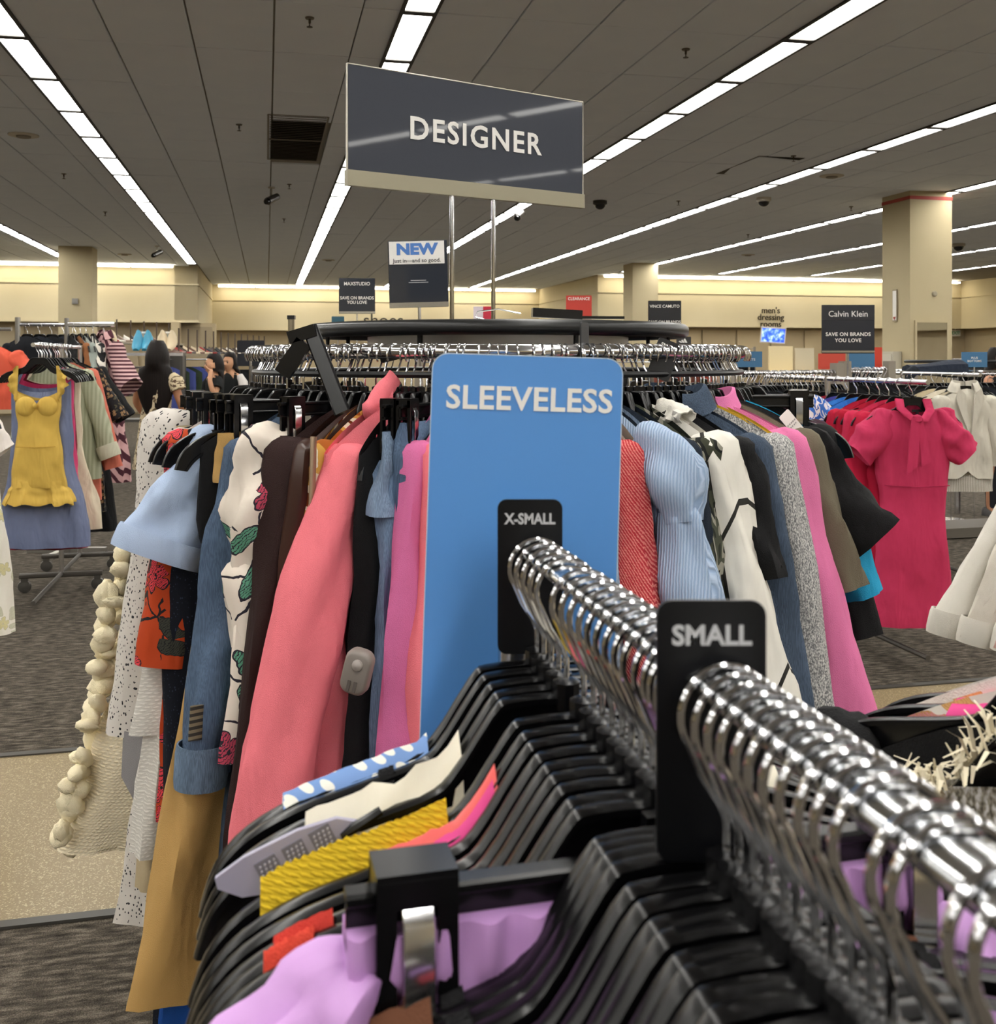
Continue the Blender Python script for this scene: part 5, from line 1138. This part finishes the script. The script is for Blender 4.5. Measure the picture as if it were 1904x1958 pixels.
board_sign('brand_sign', 'dark sign headed VINCE CAMUTO beside the round rack rim', 1239, 575, 1302, 643, 8.0, plain('2b2d33', .15), [('VINCE CAMUTO', .115, .84, INKW, dict(bold=.006, sx=.98)), ('SAVE ON BRANDS\nYOU LOVE', .11, .34, INKW, dict(bold=.012, line=1.1))], -.03, 0, None, stem=.35)
board_sign('clearance_sign', 'red sign headed CLEARANCE near the rear walls', 1082, 565, 1131, 611, 11.0, REDS, [('CLEARANCE', .17, .86, INKW, dict(bold=.012, sx=.95))], -.03, 0, .015, stem=.35)
t, w_, h_ = board_sign('red_white_sign', 'small half red half white sign behind the designer sign rods', 905, 586, 943, 620, 9.0, plain('d8cdd6', .5), [], 0, 0, None, stem=.3)
ob('red_half', MB().box((w_*.24, -.004, h_/2), (w_*.5, .002, h_)).mesh('red_half', plain('c0223f', .5), False), t)
board_sign('coats_sign', 'blue sign reading COATS above the grey posted rail', 1407, 672, 1457, 702, 6.9, BLUES, [('COATS', .22, .48, INKW, dict(bold=.01, space=1.1))], 0, 0, None)
board_sign('bottoms_sign', 'blue sign reading PLUS BOTTOMS beyond the white blazer', 1838, 673, 1887, 702, 9.4, BLUES, [('PLUS\nBOTTOMS', .2, .5, INKW, dict(bold=.01))], 0, 0, None)
board_sign('small_blue_sign', 'tiny blue sign at the foot of the bottoms sign', 1812, 688, 1824, 701, 9.6, BLUES, [], 0, 0, None)
board_sign('teal_sign', 'tiny teal sign by the rim of the round rack', 634, 605, 658, 620, 9.5, plain('2f5f73', .4), [], 0, 0, None)
board_sign('red_rack_sign', 'plain red sign under the Calvin Klein board', 1564, 676, 1616, 706, 7.2, plain('cb4a3a', .4), [], 0, 0, None)
board_sign('blue_rack_sign', 'plain blue sign under the Calvin Klein board', 1622, 676, 1672, 706, 7.2, BLUES, [], 0, 0, None)
board_sign('orange_cone_sign', 'narrow orange red sign right of the Calvin Klein board', 1672, 664, 1686, 706, 7.3, plain('d2452f', .4), [], -.6, 0, None)
t, w_, h_ = board_sign('logo_sign', 'small dark sign with three slanted white bars', 1293, 644, 1321, 659, 8.5, plain('2e2d2d', .5), [], 0, 0, None, stem=.3)
for i in range(3):
    x = -.02+.02*i; hh = .016+.011*i
    ob('bar', MB().prism([(x-.008, h_*.25), (x+.007, h_*.25), (x+.007-hh*.0, h_*.25+.004), (x-.012+hh*.0, h_*.25+hh), (x-.022, h_*.25+hh*.62)], -.006, -.004).mesh('bar', INKW, False), t)
for i, (v0, v1) in enumerate(((651, 674), (676, 700))):
    t, w_, h_ = board_sign('dark_panel_sign', ('upper' if i == 0 else 'lower')+' dark navy sign at the shoulder of the round rack', 454, v0, 505, v1, 3.9, NT('navy sign').color('20242e').set(.2).m, [], .15, .03*(1-i*2)*0, None, stem=.2)
cp = thing('display_post_rack', 'chrome post with folded clothes standing behind the round rack', 'clothes rack', (W(557, 0, 5.2).x, 5.2, 0))
ob('post', MB().tube([(0, 0, .02), (0, 0, 1.70)], 0, sq=(.03, .03)).mesh('post', chrome(.1), True, 40), cp); ob('cap', MB().box((0, 0, 1.705), (.036, .036, .02)).mesh('cap', BLACKM, False), cp); ob('base', MB().box((0, 0, .015), (.5, .5, .03)).mesh('base', STEEL, False), cp)
# wall lettering, screen, exit sign
def onA(u, v, a):
    x = (u-CX)/F; Y = a/(CT-x*ST); return W(u, v, Y)
p = onA(1473, 607, A_SIDE-.02)
wl = thing('dressing_room_lettering', "black wall letters reading men's dressing rooms", 'sign', p, TH)
lettering("men's\ndressing\nrooms", .27, plain('3d3324', .6), wl, (0, -.02, .0), bold=.006, line=.78, ext=.01)
p = onA(733, 612, A_BACK-.02)
wl = thing('shoes_lettering', 'black wall letters reading shoes on the rear wall', 'sign', p, TH)
lettering('shoes', .62, plain('2f2a22', .6), wl, (0, -.02, -.02), bold=0, ext=.01)
tv = thing('wall_screen', "lit blue screen under the men's dressing rooms letters", 'screen', W(1478, 641, 27.0), TH-.25)
tv.rotation_euler = (.12, .06, TH-.2)
ob('case', MB().box((0, .02, 0), (.66, .05, .42)).mesh('case', plain('d8d2c4', .5), False), tv)
scm = NT('blue screen picture'); scm.set(.3); _v = scm.coord(); _c = scm.ramp(scm.noise(_v, 9, 4), [(.35, '1a2f9a'), (.5, '3c5fd8'), (.65, '8fa4ee')])
scm.color('101020'); scm.l(_c, scm.b.inputs['Emission Color']); scm.b.inputs['Emission Strength'].default_value = 1.3
ob('screen', MB().box((0, -.008, .0), (.60, .006, .35)).mesh('screen', scm.m, False), tv)
es = thing('exit_sign', 'green and white exit sign under the wall soffit', 'exit sign', onA(1826, 637, A_SIDE+.25), TH)
ob('stem', MB().tube([(0, 0, .1), (0, 0, .2)], .015, 6).mesh('stem', WHITEP), es)
ob('case', MB().box((0, 0, 0), (.34, .06, .2)).mesh('case', plain('d9d6c8', .5), False), es)
lettering('EXIT', .15, plain('2f8f4e', .5), es, (0, -.034, 0), bold=.02, ext=.002)
# lower wall panels and counters of the dressing room side
pm = plain('c3b08c', .7)
for i in range(10):
    c = 10.2+1.15*i
    t = ob('wall_panel', MB().box((0, 0, 1.22), (1.08, .04, 2.3)).mesh('wall_panel', (pm, plain('b8a684', .7))[i % 2], False), None, RM(c, A_SIDE+.40, 0), TH); tag(t, kind='structure', label='beige lower wall panel, %s along the dressing room wall' % nth(i))
for i in range(7):
    c = -7.6+.95*i
    t = ob('wall_panel', MB().box((0, 0, 1.2), (.88, .04, 2.3)).mesh('wall_panel', (plain('a4957a', .7), plain('b3a487', .7))[i % 2], False), None, RM(c, A_SIDE-.2, 0), TH); tag(t, kind='structure', label='beige lower wall panel, %s along the shoe wall' % nth(i))
ct = thing('service_counter', 'beige counter with cream panel under the blue screen', 'counter', RM(14.9, 27.2, 0), TH)
ob('body', MB().box((0, 0, .5), (2.6, .6, 1.0)).mesh('body', plain('b09a70', .6), False), ct); ob('top', MB().box((0, 0, 1.03), (2.7, .7, .05)).mesh('top', plain('c8b489', .5), False), ct); ob('back_panel', MB().box((-.4, .25, 1.45), (.75, .05, .8)).mesh('back_panel', plain('e6d6ac', .6), False), ct); ob('side_panel', MB().box((.35, .25, 1.42), (.6, .05, .75)).mesh('side_panel', plain('c9bfa6', .6), False), ct)
bar_rack("rail of dark men's clothes under the dressing room wall", RM(10.4, 26.5, 0), RM(13.2, 26.5, 0), 1.78, 20, "far rail near the dressing rooms", L=.7, jit=.1)
bar_rack("lower rail of dark men's clothes in front of the counter", RM(13.0, 22.5, 0), RM(16.0, 22.5, 0), 1.30, 22, "far low rail before the counter", L=.7, jit=.1)
bar_rack("far rail of navy jackets past the counter", RM(15.9, 25.0, 0), RM(18.2, 25.0, 0), 1.72, 12, "far navy jacket rail", cols=['1c2c52', '15171c', '22262e'], L=.75, jit=.1)
bar_rack("far rail of pale clothes at the end of the side wall", RM(20.0, 20.5, 0), RM(21.4, 23.5, 0), 1.72, 16, "far pale clothes rail", cols=['b9b2a4', '8d8880', 'cfc8ba', '3a3a3e'], L=.5, jit=.1)
bar_rack("far rail of dark clothes behind the red-banded column", RM(12.0, 17.0, 0), RM(14.5, 17.0, 0), 1.5, 16, "far rail behind the column", L=.7, jit=.1)
bar_rack("far rail of mixed clothes behind the designer rack", RM(2.0, 14.0, 0), RM(6.5, 14.0, 0), 1.46, 34, "far rail behind the designer rack", cols=['2a2a30', '8a4636', 'c9b9a2', '3c4c6a', '17171a', '7a7068', 'a8483a'], L=.8, jit=.2)

# ================================================================== shoe display on the left
def shoe_mesh(hx, heel=.05):
    m = MB(); rings = []
    for i in range(9):
        s = i/8; y = -.125+.25*s                       # toe at -y
        w_ = .038*math.sin(math.pi*(.12+.8*s))**.5*(1 if s > .2 else .85); h_ = .03+.035*max(0, s-.45)*2; b = heel*max(0, (s-.35)/.65)
        rings.append([(w_*math.cos(a), y, b+h_*max(0, math.sin(a))) for a in [2*math.pi*j/12 for j in range(12)]])
    m.loft(rings, True, True, True)
    m.loft([[(x*.018, .10+y*.018, z) for x, y in ((-1, -1), (1, -1), (1, 1), (-1, 1))] for z in (0, heel)], True, True, True)
    return m.mesh('shoe', plain(hx, .4))
def shelf(label, p, w_, zs, ang, dpt=.35, m=plain('3a3733', .5)):
    t = thing('shoe_shelf', label, 'shelf', (p.x, p.y, 0), ang)
    for z in zs: ob('board', MB().box((0, 0, z-.015), (w_, dpt, .03)).mesh('board', m, False), t)
    for x in (-w_/2+.02, w_/2-.02): ob('side', MB().box((x, 0, zs[0]/2), (.03, dpt, zs[0])).mesh('side', m, False), t)
    ob('front_edge', MB().box((0, -dpt/2-.004, zs[0]-.015), (w_, .008, .034)).mesh('front_edge', chrome(.25), False), t)
    return t
s1 = W(262, 673, 12.0); shelf('chrome edged shoe shelf behind the woman with long hair', s1, 1.05, (1.56, 1.2, .8), TH)
for i, (u, hx, nm) in enumerate(((205, 'cdbb98', 'cream clog nearest the striped dress'), (274, '3d93b3', 'turquoise clog'), (320, 'cfbd9c', 'cream clog nearest the aisle'))):
    for k, dx in enumerate((-.055, .055)):
        b = W(u, 673, 11.95); o = ob('shoe', shoe_mesh(hx, .03), None, (b.x+dx, b.y-.02, 1.585), .0); o.rotation_euler = (math.radians(42), 0, .05*(1-2*k)); o.location.z = 1.66; o.scale = (1.7, .9, 1.3)
        tag(o, '%s shoe of the %s pair on the chrome edged shelf' % (('first', 'second')[k], nm), 'shoe', 'clogs on the chrome edged shelf')
    st_ = thing('shoe_stand', 'thin chrome display stand under the %s' % nm, 'stand', (W(u, 673, 12.0).x, 12.02, 1.56)); ob('rod', MB().tube([(0, 0, 0), (0, 0, .24)], .006, 6).mesh('rod', CHROME2), st_); ob('cap', MB().box((0, 0, .24), (.05, .02, .02)).mesh('cap', WHITEP, False), st_)
cols_ = ['3a2d24', '6e5844', '1d1c1d', 'a5947c', 'd8d2c6', '5a3a2a', '8c2f2a', '2d3340', 'bfae92', '151515']
sm = {c: shoe_mesh(c, .05) for c in cols_}
for r_i, (ua, da, ub, db, top_z) in enumerate(((325, 13.5, 505, 19.0, 1.56), (205, 15.5, 330, 17.5, 1.75))):
    A_, B_ = W(ua, 0, da), W(ub, 0, db); dv = B_-A_; dv.z = 0; ang = math.atan2(dv.y, dv.x); mid = (A_+B_)/2; ln = dv.length
    shelf(('long' if r_i == 0 else 'short')+' dark shoe shelf receding toward the rear wall', mid, ln, (top_z, top_z-.38, top_z-.8), ang, .4)
    n = 26 if r_i == 0 else 10
    for i in range(n):
        q = A_+dv*((i+.5)/n); o = ob('shoe', sm[cols_[R.randrange(10)]], None, (q.x, q.y, top_z), ang+R.uniform(-.3, .3)); tag(o, 'small shoe, %s along the top of the %s dark shoe shelf' % (nth(i), 'long' if r_i == 0 else 'short'), 'shoe', 'shoes on the %s dark shelf' % ('long' if r_i == 0 else 'short'))
        if i % 2 == 0:
            o = tag(ob('shelf_rod', MB().tube([(0, 0, 0), (0, 0, .34)], .012, 5).mesh('shelf_rod', plain('4a3b2e', .5)), None, (q.x+.05, q.y+.1, top_z), 0), 'thin upright rod behind the %s shoe on the %s dark shelf' % (nth(i), 'long' if r_i == 0 else 'short'), 'display rod', 'rods on the %s dark shelf' % ('long' if r_i == 0 else 'short'))
bar_rack('rail of camouflage and floral jackets below the shoe shelves', W(318, 0, 13.4), W(430, 0, 14.4), 1.50, 11, 'jacket rail below the shoe shelves', cols=['6b6238', '46508c', '39402c', '5a5438', '2f3a2a'], L=.75, jit=.25, twist=.6)
bar_rack('rail of dark clothes behind the two women', W(400, 0, 14.7), W(560, 0, 15.5), 1.45, 14, 'rail behind the two women', L=.8, jit=.25, twist=.4)
# ================================================================== people
SKIN = NT('skin').set(.55, 0, .35).color('b98464').m; SKIN2 = NT('skin lighter').set(.55, 0, .35).color('c0906f').m
HAIR = NT('dark hair').set(.55, 0, .2); _hv = HAIR.coord((1, 1, .05)); HAIR.color(HAIR.mix(HAIR.noise(_hv, 90, 2), '0b0807', '1c1310')); HAIR.bump(HAIR.noise(_hv, 120, 2), .5, .004)
def skinbody(name, V, E, root, m, parent=None):
    me = bpy.data.meshes.new(name); me.from_pydata([v[0] for v in V], E, []); o = ob(name, me, parent); me.materials.append(m)
    sk = o.modifiers.new('skin', 'SKIN'); sk.use_smooth_shade = True
    for i, v in enumerate(V):
        r = v[1] if isinstance(v[1], tuple) else (v[1], v[1]); me.skin_vertices[0].data[i].radius = r
    me.skin_vertices[0].data[root].use_root = True
    ss = o.modifiers.new('sub', 'SUBSURF'); ss.levels = 1; ss.render_levels = 1; return o
def arm_chain(V, E, sh, pts):
    p = sh
    for q, r in pts: V.append((q, r)); E.append((p, len(V)-1)); p = len(V)-1
    return p
def head_mesh():
    m = MB(); rings = []; n = 24
    for i in range(15):
        t = i/14; z = -.115+.235*t; k = math.sin(math.pi*(.06+.9*t))**.55
        ring = []
        for j in range(n):
            a = 2*math.pi*j/n; x = .076*k*math.cos(a); y = .098*k*math.sin(a)
            if t < .45: x *= .72+.62*t; y = y*(.8+.44*t)-.012*(1-t/.45)
            fr = max(0, -math.sin(a))
            if fr > .9 and .30 < t < .52: y -= .018*math.sin((t-.30)/.22*math.pi)      # nose
            if fr > .75 and .52 < t < .60: y += .006                                     # eye sockets
            if fr > .85 and .18 < t < .27: y -= .005                                     # lips
            if fr > .8 and t < .1: y -= .004
            ring.append((x, y, z))
        rings.append(ring)
    m.loft(rings, True, True, True); return m
HEAD = None
def person(label, loc, rz, h, skin, top_parts, hair, larm, rarm, lean=0, head_yaw=0, fingers=None, legm=None):
    s = h/1.62; t = thing('person', label, 'person', loc, rz); t.scale = (s, s, s)
    V = [((0, 0, .93), (.115, .095)), ((0, 0, 1.08), (.095, .08)), ((0, -.005, 1.24), (.12, .085)), ((0, .0, 1.345), (.07, .06)), ((0, -.008, 1.43), .045), ((0, -.015, 1.50), .05)]
    E = [(0, 1), (1, 2), (2, 3), (3, 4), (4, 5)]
    for sx_, arm in ((-1, larm), (1, rarm)):
        V.append(((sx_*.15, 0, 1.325), .05)); E.append((3, len(V)-1)); arm_chain(V, E, len(V)-1, arm)
        V.append(((sx_*.085, 0, .88), .085)); E.append((0, len(V)-1)); arm_chain(V, E, len(V)-1, [((sx_*.09, -.01, .48), .055), ((sx_*.09, .01, .26), .045), ((sx_*.09, .02, .08), .033), ((sx_*.1, -.04, .035), .03), ((sx_*.11, -.12, .028), .022)])
    b = skinbody('body', V, E, 0, skin, t)
    hd = ob('head', head_mesh().mesh('head', skin), t, (0, -.015, 1.50)); hd.rotation_euler = (0, 0, head_yaw)
    for x in (-.028, .028):
        ob('eye', MB().lathe([(0, -.004), (.012, -.002), (.013, 0), (.012, .002), (0, .004)], 10).xf(Matrix.Translation((x, -.088, .012)) @ Matrix.Rotation(math.pi/2, 4, 'X')).mesh('eye', plain('1d1512', .3)), hd)
        ob('brow', MB().tube([(x-.016, -.091, .030), (x, -.095, .034), (x+.016, -.090, .030)], .003, 5).mesh('brow', plain('1b1310', .7)), hd)
    ob('mouth', MB().tube([(-.02, -.090, -.058), (0, -.096, -.057), (.02, -.090, -.058)], .004, 6).mesh('mouth', plain('8e4a42', .5)), hd)
    for x in (-.074, .074): ob('ear', MB().lathe([(0, -.008), (.018, -.004), (.02, .004), (0, .008)], 10).xf(Matrix.Translation((x, .01, .0)) @ Matrix.Rotation(math.pi/2, 4, 'Y')).mesh('ear', skin), hd)
    for nm, mb, m in top_parts: ob(nm, mb.mesh(nm, m, True, 60), t)
    ob('hair', hair.mesh('hair', HAIR.m, True, 60), hd)
    if fingers:
        for k, (p0, p1, p2) in enumerate(fingers):
            V2 = [(p0, .011), (p1, .0095), (p2, .008)]; skinbody('finger' if k < 4 else 'thumb', V2, [(0, 1), (1, 2)], 0, skin, t)
    for sx_ in (-1, 1): ob('shoe', MB().loft([[(sx_*.10+w_*math.cos(a), y, .0+hh*max(0, math.sin(a))) for a in [2*math.pi*j/10 for j in range(10)]] for y, w_, hh in ((-.16, .02, .03), (-.12, .042, .05), (0, .042, .07), (.06, .04, .09), (.085, .02, .07))], True, True, True).mesh('shoe', plain('2a2624', .5)), t)
    return t
def torso(m, rows, n=28, seed=0, folds=.006):
    rings = []
    for i, (z, rx, ry, y) in enumerate(rows):
        rings.append([((rx+folds*math.sin(6*a+z*9+seed))*math.cos(a), y+(ry+folds*math.sin(5*a-z*7))*math.sin(a), z) for a in [2*math.pi*j/n for j in range(n)]])
    return MB().loft(rings, True, False, False)
def hair_cap(long=.0, wid=.105, back=.06, g=1.08):
    """hair shell around the skull, open over the face, falling down the back"""
    m = MB(); rings = []; n = 26
    for i in range(9):
        t = i/8; z = .135-.19*t; k = math.sin(math.pi*min(.5, .10+.5*t))**.6
        rings.append([((.088*g*k)*math.cos(a), .012+(.112*g*k)*math.sin(a) if math.sin(a) > -.30 or t < .30 else .012-.112*k*.30, z*g) for a in [2*math.pi*j/n for j in range(n)]])
    if long:
        for i in range(1, 11):
            t = i/10; z = -.055-long*t; k = 1+.35*math.sin(math.pi*min(1, t*1.1))
            rings.append([((wid*k*(1-.45*t*t))*math.cos(a), back+.02*t+(.062*(1-.35*t))*math.sin(a)*(1 if math.sin(a) > 0 else .45), z+.01*math.sin(5*a)) for a in [2*math.pi*j/n for j in range(n)]])
    m.loft(rings, True, True, True); return m
def tubep(pts, r, n=14): return MB().tube(pts, r, n)
# woman seen from behind in a floral dress
FD = floral('cdbd9c', '5c4536', '7f6f55', '4a382c', 30, .3, .0, 7)
person('woman with long dark hair seen from behind, cream floral dress', (W(300, 0, 9.4).x, 9.4, 0), math.pi-.25, 1.62, SKIN,
       [('dress', torso(FD, [(1.375, .12, .055, 0), (1.34, .165, .07, 0), (1.27, .155, .09, 0), (1.15, .135, .10, 0), (1.06, .125, .10, 0), (.95, .15, .12, 0), (.75, .19, .15, 0), (.5, .23, .18, 0)], seed=2, folds=.009), FD),
        ('sleeve', tubep([(.14, 0, 1.345), (.185, -.01, 1.29), (.215, -.01, 1.215)], [.045, .075, .07]), FD), ('sleeve', tubep([(-.14, 0, 1.345), (-.185, -.01, 1.29), (-.215, -.01, 1.215)], [.045, .075, .07]), FD)],
       hair_cap(.50, .135, .06, 1.2), [((-.23, -.02, 1.10), .038), ((-.20, -.14, .95), .032), ((-.18, -.24, 1.0), .03)], [((.23, -.02, 1.10), .038), ((.20, -.14, .95), .032), ((.18, -.24, 1.0), .03)], head_yaw=.25)
TS = fabric('17191a', .15)
# woman in profile touching her hair
person('woman in a black top touching her hair with a raised hand', (W(410, 0, 11.8).x, 11.8, 0), -.95, 1.53, SKIN2,
       [('top', torso(TS, [(1.385, .09, .055, 0), (1.345, .165, .075, 0), (1.27, .16, .098, 0), (1.12, .14, .10, 0), (1.0, .14, .105, 0), (.86, .15, .11, 0)], seed=3), TS), ('trousers', torso(fabric('23242a'), [(.95, .145, .11, 0), (.85, .155, .115, 0), (.5, .14, .10, 0), (.08, .12, .09, 0)], seed=4), fabric('23242a')),
        ('sleeve', tubep([(-.14, 0, 1.345), (-.19, -.02, 1.28), (-.205, -.03, 1.20)], [.045, .062, .058]), TS), ('sleeve', tubep([(.14, 0, 1.345), (.19, -.03, 1.29), (.215, -.05, 1.24)], [.045, .062, .058]), TS)],
       hair_cap(.22, .085, .065), [((-.21, -.04, 1.09), .038), ((-.20, -.14, .92), .03), ((-.19, -.19, .86), .032)], [((.235, -.09, 1.14), .04), ((.195, -.13, 1.32), .031), ((.145, -.10, 1.42), .030), ((.13, -.085, 1.46), .030)], head_yaw=-.15,
       fingers=[((.125, -.10+.018*i, 1.465), (.11, -.10+.018*i, 1.515+.006*(i % 2)), (.092, -.09+.016*i, 1.535)) for i in range(4)]+[((.15, -.10, 1.44), (.135, -.14, 1.47), (.115, -.145, 1.49))])
person('second woman half behind her in a black and white outfit', (W(440, 0, 12.7).x, 12.7, 0), -.35, 1.55, SKIN2,
       [('top', torso(TS, [(1.385, .09, .055, 0), (1.345, .165, .075, 0), (1.27, .16, .098, 0), (1.12, .14, .10, 0), (1.0, .14, .105, 0), (.86, .15, .11, 0)], seed=5), TS), ('trousers', torso(fabric('1d1e22'), [(.95, .145, .11, 0), (.5, .14, .10, 0), (.08, .12, .09, 0)], seed=4), fabric('1d1e22')),
        ('sleeve', tubep([(.14, 0, 1.345), (.2, -.01, 1.26), (.22, -.02, 1.10), (.2, -.12, .97)], [.045, .06, .055, .045]), fabric('cfc9c4')), ('sleeve', tubep([(-.14, 0, 1.345), (-.2, -.01, 1.26), (-.22, -.02, 1.10), (-.2, -.12, .97)], [.045, .06, .055, .045]), fabric('cfc9c4'))],
       hair_cap(.34, .095, .06), [((-.22, -.02, 1.10), .038), ((-.20, -.13, .95), .03), ((-.18, -.22, .96), .032)], [((.22, -.02, 1.10), .038), ((.20, -.13, .95), .03), ((.18, -.22, .96), .032)])
# shopper whose head shows at the right picture edge
person('shopper with dark hair at the picture edge beyond the round rail', (W(1905, 0, 9.9).x, 9.9, 0), .6, 1.58, SKIN,
       [('top', torso(TS, [(1.385, .09, .055, 0), (1.345, .165, .075, 0), (1.27, .16, .098, 0), (1.12, .14, .10, 0), (.86, .15, .11, 0)], seed=6), TS), ('trousers', torso(fabric('23242a'), [(.95, .145, .11, 0), (.5, .14, .10, 0), (.08, .12, .09, 0)], seed=4), fabric('23242a'))],
       hair_cap(.26, .09, .06), [((-.22, -.02, 1.10), .038), ((-.20, -.13, .95), .03), ((-.18, -.22, .96), .032)], [((.22, -.02, 1.10), .038), ((.20, -.13, .95), .03), ((.18, -.22, .96), .032)])
